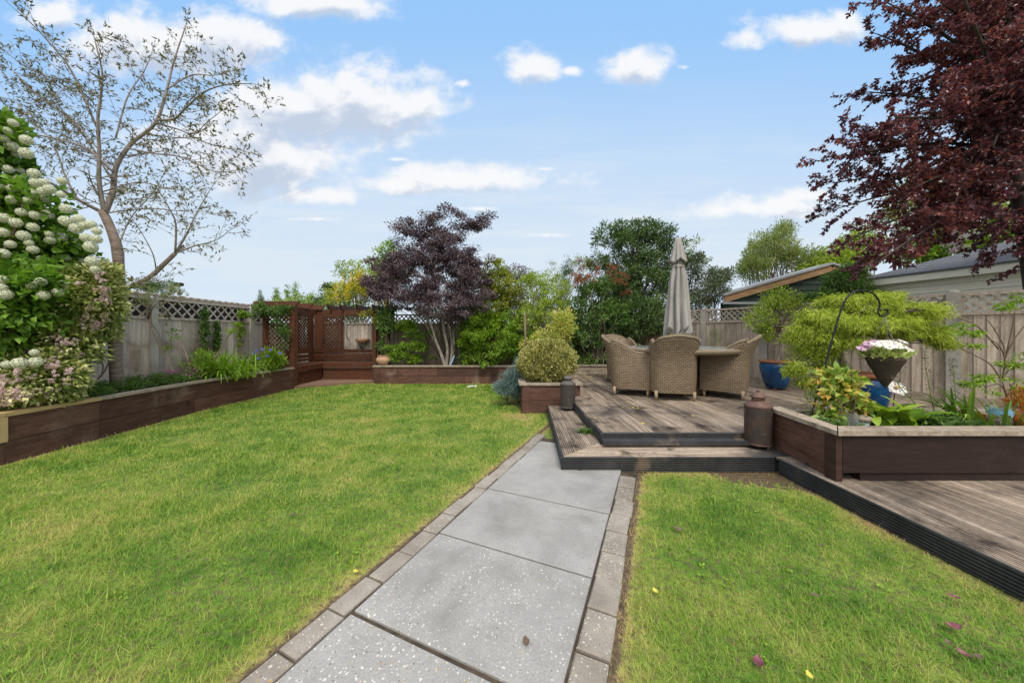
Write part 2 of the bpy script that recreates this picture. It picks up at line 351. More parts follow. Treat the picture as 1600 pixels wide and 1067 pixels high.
rng = np.random.default_rng(7)
path = MB(); a = L0 - PD * 4.4 - PW * .12; bq = L0 + PD * 2.6 - PW * .12
path.add([a + Vector((0, 0, .004)), a + PW * 1.15 + Vector((0, 0, .004)), bq + PW * 1.15 + Vector((0, 0, .004)), bq + Vector((0, 0, .004))], [(0, 1, 2, 3)])
path = tag(path.build('path', m_joint), None, None, kind='structure')
lich = {-1: .92, 0: .55, 1: .30, 2: .20, 3: .15, 4: .1}
for k in range(-6, 4):
    g0 = .016 if k == 0 else .006
    c = L0 + PD * (.612 * k + .306 + (g0 - .006) / 2) + PW * .45
    mb = MB(); mb.box((c.x, c.y, -.004 + rng.uniform(-.003, .003)), (.89, .612 - g0 - .006, .044), math.atan2(PW.y, PW.x) + rng.uniform(-.006, .006), lich.get(k, .8), .004)
    mb.build('paving_slab', m_slab, path)
for side, off, wd in ((-1, -.056, .098), (1, .966, .122)):
    for k in range(-19, 13 if side < 0 else 9):
        c = L0 + PD * (.206 * k + .1 + .02 * side) + PW * (off + rng.uniform(-.006, .006))
        mb = MB(); mb.box((c.x, c.y, -.006 + rng.uniform(-.004, .004)), (wd, .196, .052), math.atan2(PW.y, PW.x) + rng.uniform(-.03, .03), float(np.clip(.62 + .25 * side * .6 + rng.uniform(-.3, .3) - .02 * k, 0, 1)), .007)
        mb.build('edging_block', m_brick, path)

# ---- grass blades
def grass():
    rg = np.random.default_rng(3); parts = []
    for y0, y1, dens, x0, x1 in ((.55, 1.5, 26000, -4.7, 2.3), (1.5, 2.4, 21000, -4.75, 2.3), (2.4, 3.6, 12500, -4.85, 2.3), (3.6, 5.2, 7000, -4.85, .6), (5.2, 7.85, 4400, -4.85, .3)):
        n = int((y1 - y0) * (x1 - x0) * dens)
        parts.append(np.stack([rg.uniform(x0, x1, n), rg.uniform(y0, y1, n)], 1))
    p = np.concatenate(parts); x, y = p[:, 0], p[:, 1]
    q = (x - L0.x) * PW.x + (y - L0.y) * PW.y
    wob = .012 * np.sin(x * 31 + y * 17) + .01 * np.sin(x * 67 - y * 41)
    left = (q < -.118 + wob) & (x > bed_x(y) + .03) & (y < 7.83) & ((y < 3.9) | (x < .47)) & ((y < 4.93) | (x < .13)) & ~((x < -3.3) & (y > 7.2 + (x + 4.82) * .68))
    right = (q > 1.045 + wob) & (x < 2.245) & (y < 2.80 + 0 * x) & (x > .3)
    near_bare = right & (x > 1.75) & (y > 2.62 - .35 * (x - 1.75) + 6 * wob)      # bare earth in the corner by the steps
    vis = (np.abs(x) < y * 1.75 + .35)
    keep = (left | right) & vis & ~(near_bare & (rg.random(len(x)) < .93))
    x, y, q = x[keep], y[keep], q[keep]; n = len(x)
    dry, _c = dryness(x, y)
    keep = rg.random(n) > np.clip(dry - .25, 0, .75) * 1.15
    x, y, dry = x[keep], y[keep], dry[keep]; n = len(x)
    pix = np.maximum(y, .8) / 330.0
    w = np.maximum(.0025, pix * .52) * rg.uniform(.55, 1.6, n)
    tuft = .5 + .5 * np.sin(x * 5.1 + 2 * np.sin(y * 3.7)) * np.sin(y * 4.3 + 1.7 * np.sin(x * 2.9))
    h = rg.uniform(.014, .038, n) * (.7 + .6 * tuft) * np.where(rg.random(n) < .07, 1.8, 1) * (1 - .45 * np.clip(dry, 0, 1))
    az = rg.uniform(0, 2 * math.pi, n); lean = np.abs(rg.normal(.85, .42, n)); az2 = az + rg.normal(0, .5, n) + math.pi / 2
    b = np.stack([x, y, np.full(n, -.002)], 1)
    s = np.stack([np.cos(az2), np.sin(az2), np.zeros(n)], 1) * (w / 2)[:, None]
    tip = b + np.stack([np.cos(az) * np.sin(lean) * h * 1.3, np.sin(az) * np.sin(lean) * h * 1.3, np.maximum(.004, np.cos(lean) * h * 1.1)], 1)
    V = np.empty((n, 3, 3)); V[:, 0] = b - s; V[:, 1] = b + s; V[:, 2] = tip
    t = np.repeat(rg.random(n), 3); d = np.repeat(dry, 3)
    o = npmesh('grass', V.reshape(-1, 3), np.arange(3 * n).reshape(-1, 3), t, m_blade, None, extra={'dry': d})
    tag(o, 'short mown green and yellowing lawn grass', 'grass', kind='stuff')
grass()

# ---- timber decking: grooved boards run out along their length
def groove_profile(w, n=6, depth=.0055, bare=.008):
    pts = [(0, -.022), (0, -.003), (.003, 0)]; pitch = (w - 2 * bare) / n
    for i in range(n):
        a0 = bare + pitch * i
        pts += [(a0, 0), (a0 + pitch * .16, -depth), (a0 + pitch * .42, -depth), (a0 + pitch * .58, 0)]
    return pts + [(w - .003, 0), (w, -.003), (w, -.022)]
def extrude(mb, prof, o, A, U, L, l0, l1, tint):
    o, A, U, L = Vector(o), Vector(A), Vector(U), Vector(L); m = len(prof)
    vs = [o + A * a_ + U * h_ + L * l0(a_) for a_, h_ in prof] + [o + A * a_ + U * h_ + L * l1(a_) for a_, h_ in prof]; b0 = len(mb.v)
    fs = [(i, i + 1, m + i + 1, m + i) for i in range(m - 1)] + [tuple(range(m - 1, -1, -1)), tuple(range(m, 2 * m))]
    mb.add(vs, fs, tint)
    for k_ in (0, 1):                     # groove bottoms and board edges take a darker tint
        for i in range(m):
            if prof[i][1] < -.004: mb.t[b0 + k_ * m + i] = tint - .95
ZL, ZU = .138, .25                        # lower and upper deck levels
FENCE_R = [(8.2, 1.55), (7.09, 3.02), (6.0, 4.48), (4.75, 6.2), (4.2, 7.2), (3.2, 9.05)]
def fence_y(x): return np.interp(-x, [-q[0] for q in FENCE_R], [q[1] for q in FENCE_R])
rb = random.Random(5)
up = MB(); x = .862; PITCH = .127
while x < 6.6:
    y0 = 3.165 if x < 2.42 else 3.06
    y1 = min(7.84, float(fence_y(x + .06)) - .03)
    if y1 > y0 + .1:
        cut = y0 + rb.uniform(1.2, 3.4)
        if cut < y1 - .5:
            extrude(up, groove_profile(.121), (x, 0, ZU), (1, 0, 0), (0, 0, 1), (0, 1, 0), lambda a: y0, lambda a: cut - .002, rb.random())
            extrude(up, groove_profile(.121), (x, 0, ZU), (1, 0, 0), (0, 0, 1), (0, 1, 0), lambda a: cut + .002, lambda a: y1, rb.random())
        else: extrude(up, groove_profile(.121), (x, 0, ZU), (1, 0, 0), (0, 0, 1), (0, 1, 0), lambda a: y0, lambda a: y1, rb.random())
    x += PITCH
deck = thing('deck', None, None, (.86, 3.15, 0)); deck['kind'] = 'structure'
up.build('deck_boards', m_deck, deck)
mb = MB(); mb.box((3.6, 5.4, ZU - .07), (5.5, 4.7, .04)); mb.build('underside', m_fascia, deck)
mb = MB(); G = groove_profile(.108, 5, .006)
extrude(mb, G, (0, 3.14, ZL + .004), (0, 0, 1), (0, -1, 0), (1, 0, 0), lambda a: .842, lambda a: 2.40, .5)
mb.build('front_fascia', m_fascia, deck)
mb = MB(); extrude(mb, G, (.846, 0, ZL + .004), (0, 0, 1), (-1, 0, 0), (0, 1, 0), lambda a: 3.146, lambda a: 5.0, .45); mb.build('side_fascia', m_fascia, deck)

lstep = thing('deck_step', None, None, (.44, 2.84, 0)); lstep['kind'] = 'structure'
mb = MB()                                 # front tread: boards along X, mitred at the left corner
for i in range(3):
    y0 = 2.845 + i * .116
    extrude(mb, groove_profile(.111, 6), (0, y0, ZL), (0, 1, 0), (0, 0, 1), (1, 0, 0), lambda a, y0=y0: .447 + (y0 + a - 2.845) * 1.13, lambda a: 2.47, rb.random())
mb.build('front_tread', m_deckx, lstep)
mb = MB()
for i in range(3):
    x0 = .447 + i * .131
    extrude(mb, groove_profile(.126, 6), (x0 - .045 * 2.84, 0, ZL), (1, 0, 0), (0, 0, 1), (.045, 1, 0), lambda a, x0=x0: 2.849 + (x0 + a - .447) / 1.13, lambda a: 4.86, rb.random())
mb.build('side_tread', m_deck, lstep)
mb = MB(); G = groove_profile(.128, 6, .007)
extrude(mb, G, (0, 2.838, .006), (0, 0, 1), (0, -1, 0), (1, 0, 0), lambda a: .424, lambda a: 2.262, .5); mb.build('front_fascia', m_fascia, lstep)
mb = MB(); extrude(mb, G, (.430, 2.842, .006), (0, 0, 1), (-1, .045, 0), (.045, 1, 0), lambda a: 0, lambda a: 2.05, .5); mb.build('side_fascia', m_fascia, lstep)
mb = MB(); mb.box((1.4, 2.99, .055), (1.85, .27, .10)); mb.box((.66, 3.9, .055), (.30, 1.7, .10)); mb.build('underside', m_fascia, lstep)

sdeck = thing('side_deck', None, None, (2.26, 1.4, 0)); sdeck['kind'] = 'structure'
mb = MB(); x = 2.272
while x < 6.4:
    extrude(mb, groove_profile(.138), (x, 0, ZL), (1, 0, 0), (0, 0, 1), (0, 1, 0), lambda a: -3, lambda a: 2.835 if x < 2.46 else 2.44, rb.random()); x += .144
mb.build('deck_boards', m_deck, sdeck)
mb = MB(); mb.box((4.4, -.3, ZL - .06), (4.2, 5.4, .03)); mb.build('underside', m_fascia, sdeck)
mb = MB(); extrude(mb, groove_profile(.126, 6, .007), (2.264, 0, .008), (0, 0, 1), (-1, 0, 0), (0, 1, 0), lambda a: -3, lambda a: 2.80, .5); mb.build('side_fascia', m_fascia, sdeck)

# ---- raised beds of stained sleepers
def sleeper_wall(mb, p, z0, z1, courses, th=.05, seed=1, lens=(1.4, 2.4)):
    rr = random.Random(seed); hh = (z1 - z0) / courses
    pts = [Vector((*q, 0)) for q in p]
    for c in range(courses):
        for a_, b_ in zip(pts, pts[1:]):
            L = (b_ - a_).length; d = (b_ - a_) / L; s_ = -rr.uniform(0, .9)
            while s_ < L:
                e = min(L, s_ + rr.uniform(*lens)); st_ = max(0, s_)
                if L - e < .25: e = L
                off = rr.uniform(-.003, .003); n_ = Vector((-d.y, d.x, 0))
                A_, B_ = a_ + d * (st_ + .0015) + n_ * off, a_ + d * (e - .0015) + n_ * off
                zc = z0 + hh * (c + .5)
                mb.bar(A_ + Vector((0, 0, zc)), B_ + Vector((0, 0, zc)), th, hh - .006, tint=rr.random()); s_ = e
def coping(p, z, w=.13, h=.032, tint=.5, off=0):
    mb = MB()
    for a_, b_ in zip(p, p[1:]):
        a_, b_ = Vector((*a_, z)), Vector((*b_, z)); d = (b_ - a_).normalized(); n_ = Vector((-d.y, d.x, 0)) * off
        mb.bar(a_ + n_ + d * .001, b_ + n_ - d * .001, w, h, tint=tint + rb.uniform(-.2, .2))
    return mb
def soil_sheet(poly, z, parent):
    mb = MB(); mb.add([(*q, z) for q in poly], [tuple(range(len(poly)))]); return mb.build('soil', m_soil, parent)

lb = thing('raised_bed', 'long stained sleeper bed running along the left fence below the white flowering shrub', 'raised bed', (-4.75, 4, 0))
ys = [1.0, 2.05, 3.0, 3.75, 5.0, 6.1, 7.15]; P = [(float(bed_x(y)), y) for y in ys]
mb = MB(); sleeper_wall(mb, [(q[0] - .025, q[1]) for q in P], -.02, .437, 2, .05, 3); mb.box((-5.24, 7.17, .21), (1.0, .045, .44)); mb.build('timber_wall', m_sleeper, lb)
coping([(q[0] - .04, q[1]) for q in P[3:]], .455).build('coping', m_cap, lb)
o = coping([(q[0] - .04, q[1]) for q in P[:4]], .4555, .125, .036).build('coping', m_newwood, lb); o['label'] = 'new yellow timber coping board'
mb = MB(); mb.box((-4.613, 2.93, .32), (.022, .16, .225), 0, .5, .002); o = mb.build('repair_block', m_newwood, lb); o['label'] = 'new timber block patching the wall end'
soil_sheet([(-5.74, 1), (-4.64, 1), (-4.70, 3.75), (-4.84, 5), (-4.80, 7.15), (-5.74, 7.15)], .40, lb)

bb = thing('raised_bed', 'low stained sleeper bed along the back fence under the dark purple maple', 'raised bed', (-1.6, 7.9, 0))
mb = MB(); sleeper_wall(mb, [(-3.28, 7.885), (.9, 7.885)], -.02, .405, 2, .05, 8); mb.box((-3.285, 8.4, .2), (.05, 1.0, .42)); mb.box((-3.21, 7.853, .195), (.14, .02, .41), 0, .2); mb.build('timber_wall', m_sleeper, bb)
coping([(-3.31, 7.90), (-1.2, 7.90), (.9, 7.90)], .425, .14).build('coping', m_cap, bb)
soil_sheet([(-3.28, 7.9), (.9, 7.9), (.9, 9.02), (-3.28, 9.02)], .36, bb)

db = thing('raised_bed', 'bleached timber edged bed at the far end of the upper deck', 'raised bed', (2, 7.9, 0))
mb = MB(); sleeper_wall(mb, [(.92, 7.885), (3.82, 7.885)], .20, .425, 2, .05, 11); mb.build('timber_wall', m_cap, db)
coping([(.92, 7.90), (3.83, 7.90)], .445, .13).build('coping', m_cap, db)
soil_sheet([(.92, 7.9), (3.8, 7.9), (3.2, 9.0), (.92, 9.02)], .40, db)

bx = thing('planter_box', 'square sleeper planter under the clipped round bush at the end of the steps', 'planter', (.56, 5.3, 0))
mb = MB(); sleeper_wall(mb, [(.19, 4.975), (.985, 4.975)], -.02, .415, 2, .05, 21, (.5, .8)); mb.box((.165, 5.45, .2), (.05, .9, .43)); mb.box((1.01, 5.45, .2), (.05, .9, .43)); mb.box((.21, 4.94, .195), (.11, .02, .42), 0, .35); mb.build('timber_wall', m_sleeper, bx)
coping([(.11, 4.985), (1.06, 4.985)], .436, .12, .03).build('coping', m_cap, bx)
coping([(.16, 5.05), (.16, 5.95)], .4365, .12, .03).build('coping', m_cap, bx); coping([(1.0, 5.05), (1.0, 5.95)], .4365, .12, .03).build('coping', m_cap, bx)
soil_sheet([(.16, 4.98), (1.0, 4.98), (1.0, 5.95), (.16, 5.95)], .40, bx)

rbed = thing('raised_bed', 'angled dark sleeper bed with bleached coping on the right holding the hanging basket hook', 'raised bed', (3, 2.6, 0))
mb = MB(); mb.bar((2.36, 2.375, .337), (6.6, 2.375, .337), .05, .27, tint=-.95); mb.bar((2.5, 2.392, .17), (6.6, 2.392, .17), .05, .055, tint=-.95)  # front bars and corner tinted darker: shade under the coping put into their colour
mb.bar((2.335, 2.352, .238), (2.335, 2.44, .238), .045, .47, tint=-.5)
mb.bar((2.345, 2.445, .355), (2.445, 3.10, .355), .05, .235, tint=.5); mb.bar((2.352, 2.42, .19), (2.45, 3.10, .19), .05, .088, tint=.7)
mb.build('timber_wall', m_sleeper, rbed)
mb = MB(); z0, z1 = .474, .508
def wedge(mb, poly, tint): mb.add([(*q, z0) for q in poly] + [(*q, z1) for q in poly], [(3, 2, 1, 0), (4, 5, 6, 7), (0, 1, 5, 4), (1, 2, 6, 5), (2, 3, 7, 6), (3, 0, 4, 7)], tint)
wedge(mb, [(2.293, 2.325), (2.42, 2.455), (2.535, 3.12), (2.40, 3.12)], .85); wedge(mb, [(2.299, 2.321), (6.6, 2.321), (6.6, 2.452), (2.426, 2.452)], .45)
mb.build('coping', m_cap, rbed); mb = MB(); mb.bar((2.54, 3.06, .47), (6.0, 3.06, .47), .09, .03, tint=.5); mb.build('coping', m_cap, rbed)
mb = MB(); mb.bar((2.47, 3.075, .33), (6.0, 3.075, .33), .04, .24, tint=.4); mb.build('rear_wall', m_cap, rbed)
soil_sheet([(2.36, 2.38), (6.6, 2.38), (6.4, 3.06), (2.48, 3.06)], .425, rbed)

# ---- fences
def trellis(mb, a_, b_, z0, z1, pitch=.085, w=.022, th=.012, seed=0):
    """crossed laths between two rails, clipped to the opening"""
    rr = random.Random(seed); a_, b_ = Vector((*a_, 0)), Vector((*b_, 0)); L = (b_ - a_).length; d = (b_ - a_) / L; n_ = Vector((-d.y, d.x, 0)); H = z1 - z0
    for sgn, off in ((1, th * .55), (-1, -th * .55)):
        s_ = -H
        while s_ < L:
            lo, hi = max(0, -s_), min(H, L - s_)
            if hi - lo > .02:
                if sgn > 0: p0, p1 = (s_ + lo, z0 + lo), (s_ + hi, z0 + hi)
                else: p0, p1 = (L - s_ - lo, z0 + lo), (L - s_ - hi, z0 + hi)
                mb.bar(a_ + d * p0[0] + n_ * off + Vector((0, 0, p0[1])), a_ + d * p1[0] + n_ * off + Vector((0, 0, p1[1])), th, w, tuple(Vector((0, 0, 1)).cross(n_) * (0) + Vector((0, 0, 1))), rr.random())
            s_ += pitch * 1.414
def fence_panel(par, a_, b_, zb, zt, mat, board=.1, tr_h=.28, pitch=.085, seed=0, lap=1, gravel=True, gmat=None, side=1):
    rr = random.Random(seed); A_, B_ = Vector((*a_, 0)), Vector((*b_, 0)); L = (B_ - A_).length; d = (B_ - A_) / L; n_ = Vector((-d.y, d.x, 0)) * side
    g0 = zb + (.14 if gravel else 0); mid = zt - tr_h; mb = MB(); n = max(1, round(L / board)); bw = L / n
    for i in range(n):                    # feather-edge boards: one edge thick and lapped over the next
        s0, s1 = i * bw - (.006 if i else 0), (i + 1) * bw; f0, f1 = .006, .020; j = rr.uniform(-.004, .004)
        q = [A_ + d * s0 + n_ * 0, A_ + d * s1 + n_ * 0, A_ + d * s1 + n_ * f1, A_ + d * s0 + n_ * f0]
        zt_ = mid - .03
        vs = [v + Vector((0, 0, g0)) for v in q] + [v + Vector((0, 0, zt_ + j)) for v in q]
        mb.hexa(vs if side > 0 else vs, rr.random())
    mb.bar(A_ + n_ * .012 + Vector((0, 0, mid - .015)), B_ + n_ * .012 + Vector((0, 0, mid - .015)), .045, .035, tint=.5)
    p = mb.build('fence_panel', mat, par)
    if tr_h > .1:
        tm = MB(); trellis(tm, (A_ + n_ * .012)[:2], (B_ + n_ * .012)[:2], mid + .004, zt - .035, pitch, .024, .011, seed)
        tm.bar(A_ + n_ * .012 + Vector((0, 0, zt - .017)), B_ + n_ * .012 + Vector((0, 0, zt - .017)), .05, .035, tint=.6)
        for e in (A_ + d * .012, B_ - d * .012): tm.bar(e + n_ * .012 + Vector((0, 0, mid + .003)), e + n_ * .012 + Vector((0, 0, zt - .036)), .03, .024, (d.x, d.y, 0), .5)
        tm.build('trellis', mat, p)
    if gravel:
        gm = MB(); gm.bar(A_ + Vector((0, 0, zb + .07)), B_ + Vector((0, 0, zb + .07)), .045, .135, tint=.4); gm.build('gravel_board', gmat or mat, par)
def fence_post(par, p, zt, mat, w=.1, rz=0, z0=-.04):
    mb = MB(); mb.box((p[0], p[1], (zt - .03 + z0) / 2), (w, w, zt - .03 - z0), rz, .5, .008)
    mb.lathe((p[0], p[1], zt - .03), [(w * .66, 0), (.001, .035)], 4); mb.build('fence_post', mat, par)
lf = thing('fence', 'silvery closeboard fence with trellis top and pale concrete posts along the left bed', 'fence', (-5.75, 4, 0))
lp = [1.3, 3.28, 5.27, 7.25, 9.05]
for i, y in enumerate(lp): fence_post(lf, (-5.75, y), 1.80, m_conc)
for i, (y0, y1) in enumerate(zip(lp, lp[1:])): fence_panel(lf, (-5.765, y0 + .052), (-5.765, y1 - .052), 0, 1.775, m_fencel, .13, .31, .12, 40 + i, side=-1)
bf = thing('fence', 'closeboard back fence with trellis top half hidden behind the arbour and maples', 'fence', (-1, 9.05, 0))
bp = [-5.15, -3.30, -1.43, .44, 2.31]
for x_ in bp[1:]: fence_post(bf, (x_, 9.06), 1.90 if x_ < -3 else 1.82, m_conc)
for i, (x0, x1) in enumerate(zip([-5.69] + bp[1:], bp[1:] + [3.2])): fence_panel(bf, (x0 + .052, 9.06), (x1 - .052, 9.06), 0, 1.73, m_fencel if i == 0 else m_fence, .10, .24, .085, 60 + i, side=-1)
rf = thing('fence', 'brown closeboard fence with trellis top and thick weathered posts on the right', 'fence', (5, 5, 0))
for i, q in enumerate(FENCE_R):
    d = Vector((*FENCE_R[max(0, i - 1)], 0)) - Vector((*FENCE_R[min(5, i + 1)], 0))
    if i < 5: fence_post(rf, q, 1.79 if i == 2 else 1.77, m_concd, .125 if i == 2 else .1, math.atan2(d.y, d.x))
for i, (q0, q1) in enumerate(zip(FENCE_R, FENCE_R[1:])):
    A_, B_ = Vector((*q0, 0)), Vector((*q1, 0)); d = (B_ - A_).normalized()
    fence_panel(rf, (A_ + d * .06)[:2], (B_ - d * .06)[:2], .22, 1.735 if i != 3 else 1.72, m_fence, .098, .26, .075, 80 + i, gmat=m_cap, side=1)
# ================================================================ furniture and garden objects
def rattan_mat(name, c1, c2, dark, bw=.052, bh=.024):
    """woven cane: flat strands laid like bricks round the form (the mesh carries UVs in metres)"""
    m, g, b, out = new_mat(name); uv = g.n('ShaderNodeUVMap').outputs[0]
    br = g.n('ShaderNodeTexBrick'); g.put(br.inputs['Vector'], uv); br.offset = .5
    for k, v in (('Color1', (*c1, 1)), ('Color2', (*c2, 1)), ('Mortar', (*dark, 1)), ('Scale', 1), ('Mortar Size', .0042), ('Mortar Smooth', .35), ('Bias', 0), ('Brick Width', bw), ('Row Height', bh)): br.inputs[k].default_value = v
    n = g.noise(coords(g), 7, 5); c = g.mix(g.math('MULTIPLY', g.smooth(n, .35, .7), .45), br.outputs['Color'], (*[q * .6 for q in c1], 1))
    g.put(b.inputs['Base Color'], c); b.inputs['Roughness'].default_value = .55; b.inputs['Specular IOR Level'].default_value = .35
    bump(g, b, g.math('SUBTRACT', 1, br.outputs['Fac']), 1.0, .006); return m
m_rattan = rattan_mat('woven_cane', (.33, .25, .165), (.22, .165, .105), (.05, .036, .023))
m_rim = rattan_mat('wrapped_cane', (.35, .27, .175), (.28, .21, .135), (.07, .052, .033), .016, .2)
m_leg = surf('cane_leg', [(.28, .215, .14), (.36, .28, .19)], 20, rough=.6, tint=0, bmp=.2)

def uvgrid(name, rows, mat, parent, closed=False, uvs=None, smooth=True):
    """rows of points joined into a skin, with UVs measured along the surface in metres"""
    A = np.array(rows, float); r, c = A.shape[:2]
    me = bpy.data.meshes.new(name); V = A.reshape(-1, 3).tolist(); fs = []; uv = []
    du = np.concatenate([np.zeros((r, 1)), np.cumsum(np.linalg.norm(np.diff(A, axis=1), axis=2), 1)], 1); du = np.repeat(du[:1], r, 0)
    dv = np.concatenate([np.zeros((1, c)), np.cumsum(np.linalg.norm(np.diff(A, axis=0), axis=2), 0)], 0)
    if uvs is not None: du, dv = uvs(A)
    for i in range(r - 1):
        for j in range(c - 1):
            q = (i * c + j, i * c + j + 1, (i + 1) * c + j + 1, (i + 1) * c + j); fs.append(q)
            uv += [(du[i, j], dv[i, j]), (du[i, j + 1], dv[i, j + 1]), (du[i + 1, j + 1], dv[i + 1, j + 1]), (du[i + 1, j], dv[i + 1, j])]
    me.from_pydata(V, [], fs); l = me.uv_layers.new(name='UVMap'); l.data.foreach_set('uv', np.array(uv, np.float32).ravel())
    return finish(name, me, mat, parent, smooth)

def chair_plan(off=0.0, n=13):
    r = .17; pts = []
    for s_ in np.linspace(.285, -.10, 8): pts.append((.292, s_, 1, 0))
    for a_ in np.linspace(0, -math.pi / 2, n)[1:]: pts.append((.122 + r * math.cos(a_), -.115 + r * math.sin(a_), math.cos(a_), math.sin(a_)))
    for x_ in np.linspace(.122, -.122, 9)[1:-1]: pts.append((x_, -.285, 0, -1))
    for a_ in np.linspace(-math.pi / 2, -math.pi, n): pts.append((-.122 + r * math.cos(a_), -.115 + r * math.sin(a_), math.cos(a_), math.sin(a_)))
    for s_ in np.linspace(-.10, .285, 8)[1:]: pts.append((-.292, s_, -1, 0))
    P_ = np.array(pts); P_[:, :2] -= P_[:, 2:] * off; return P_
def make_chair():
    root = thing('wicker_armchair', 'x', 'chair', (0, 0, ZU), 'wicker armchairs round the glass topped table')
    O = chair_plan(); I = chair_plan(.05); n = len(O)
    d = np.concatenate([[0], np.cumsum(np.linalg.norm(np.diff(O[:, :2], axis=0), axis=1))]); d = np.abs(d - d[-1] / 2)    # distance round from the back centre
    sm = lambda x, a, b: np.clip((x - a) / (b - a), 0, 1) ** 2 * (3 - 2 * np.clip((x - a) / (b - a), 0, 1))
    rim = .915 - .05 * (d / .25) ** 2 * (d < .3) - .05 * sm(d, .2, .34); rim = np.where(d > .3, rim, rim)
    rim = rim - (rim - .655) * sm(d, .27, .60) - .02 * sm(d, .55, .8)
    wb = 1 - sm(d, .22, .52)
    def place(Q, z):                      # the back leans out and flares as it rises
        k = np.clip((z - .36) / .54, 0, None) ** 1.5
        fl = (.145 * wb * k)[:, None]; side = (.055 * (1 - sm(d, .38, .62)) * k)[:, None]
        xy = Q[:, :2] + np.stack([np.zeros(n), -np.ones(n)], 1) * fl + Q[:, 2:] * np.array([1, .35]) * side
        bel = (.018 * np.sin(np.clip((z - .1) / .5, 0, 1) * math.pi))[:, None]
        return np.concatenate([xy + Q[:, 2:] * bel, z[:, None]], 1)
    rows = [place(O, .105 + (rim - .105) * f) for f in np.linspace(0, 1, 15)]
    top = place(O, rim); inn = place(I, rim)
    mid = (top + inn) / 2; half = np.linalg.norm(top - inn, axis=1)[:, None] / 2
    roll = []
    for a_ in np.linspace(-.5, math.pi + .5, 10):
        roll.append(mid + (top - mid) * (1.18 * math.cos(a_)) + np.array([0, 0, 1]) * half * (1.0 * math.sin(a_)))
    irows = [place(I, rim - (rim - .40) * f) for f in np.linspace(0, 1, 8)]
    shell = uvgrid('woven_shell', rows + irows, m_rattan, root)
    def ruv(A):
        c = np.concatenate([[0], np.cumsum(np.linalg.norm(np.diff(A[4], axis=0), axis=1))]); return np.repeat(c[None], len(A), 0), np.repeat(np.linspace(0, .1, len(A))[:, None], A.shape[1], 1)
    uvgrid('rolled_rim', roll, m_rim, root, uvs=ruv)
    xs = np.linspace(-.31, .31, 12); fr = [[(x_, .288, z_) for x_ in xs] for z_ in (.105, .25, .38, .43)] + [[(x_ * q_, y_, .435) for x_ in xs] for y_, q_ in ((.27, .98), (.1, .9), (-.1, .88), (-.24, .6))]
    uvgrid('seat', fr, m_rattan, root)
    for s_ in (-1, 1):                    # rounded arm fronts and the seams they close
        a_ = np.array([place(O, .105 + (rim - .105) * f)[0 if s_ > 0 else -1] for f in np.linspace(0, 1, 10)]); b_ = a_.copy(); b_[:, 0] -= s_ * .056
        uvgrid('arm_front', [a_, a_ * .5 + b_ * .5 + np.array([0, .015, 0]), b_], m_rim, root, uvs=lambda A: (A[:, :, 2] * 1.0, A[:, :, 0] * 1.0))
    for sx, sy in ((1, 1), (1, -1), (-1, 1), (-1, -1)):
        mb = MB(); mb.tube([(sx * .245, sy * .235, .0), (sx * .25, sy * .24, .06), (sx * .25, sy * .24, .13)], [.017, .022, .024], 10); mb.build('leg', m_leg, root, True, local=True)
    return root
m_dark = surf('dark_daisy_centre', [(.02, .016, .012), (.03, .025, .02)], 5, tint=0)  # dark brown for the centres of the pink daisies
ch = make_chair()
spots = [((2.36, 4.90), -.22, 'wicker armchair with its curved back turned squarely to the lawn'),
         ((1.90, 5.26), -1.93, 'wicker armchair seen side on at the left end of the table'),
         ((3.24, 5.02), .90, 'wicker armchair beside the blue glazed pot, its back flaring out to the right'),
         ((2.27, 6.62), -2.80, 'wicker armchair across the table with only its rounded backrest showing')]
for i, (xy, rz, lab) in enumerate(spots):
    o = ch if i == 0 else copy_tree(ch); o.location = (*xy, ZU); o.rotation_euler = (0, 0, rz); o['label'] = lab

TC = Vector((2.73, 5.38, ZU))
tb = thing('garden_table', 'round woven cane table with a pale glass top in the middle of the deck', 'table', TC)
m_glass = surf('frosted_table_glass', [(.40, .43, .42), (.48, .50, .49)], 3, rough=.06, bmp=0, tint=0, spec=.6)
mb = MB(); mb.lathe((TC.x, TC.y, TC.z), [(.02, .715), (.825, .715), (.832, .719), (.832, .724), (.825, .728), (.02, .728)], 72); mb.build('glass_top', m_glass, tb, False)
rows = []
for a_ in np.linspace(0, 2 * math.pi, 12): rows.append([((.845 + .042 * math.cos(a_)) * math.cos(t) , (.845 + .042 * math.cos(a_)) * math.sin(t), .685 + .042 * math.sin(a_)) for t in np.linspace(0, 2 * math.pi, 73)])
uvgrid('woven_rim', rows, m_rim, tb, uvs=lambda A: (np.repeat(np.linspace(0, 2 * math.pi * .88, 73)[None], 12, 0), np.repeat(np.linspace(0, .15, 12)[:, None], 73, 1)))
rows = [[(r_ * math.cos(t), r_ * math.sin(t), z_) for t in np.linspace(0, 2 * math.pi, 49)] for r_, z_ in ((.36, .02), (.33, .3), (.36, .6), (.80, .672))]
uvgrid('pedestal', rows, m_rattan, tb)

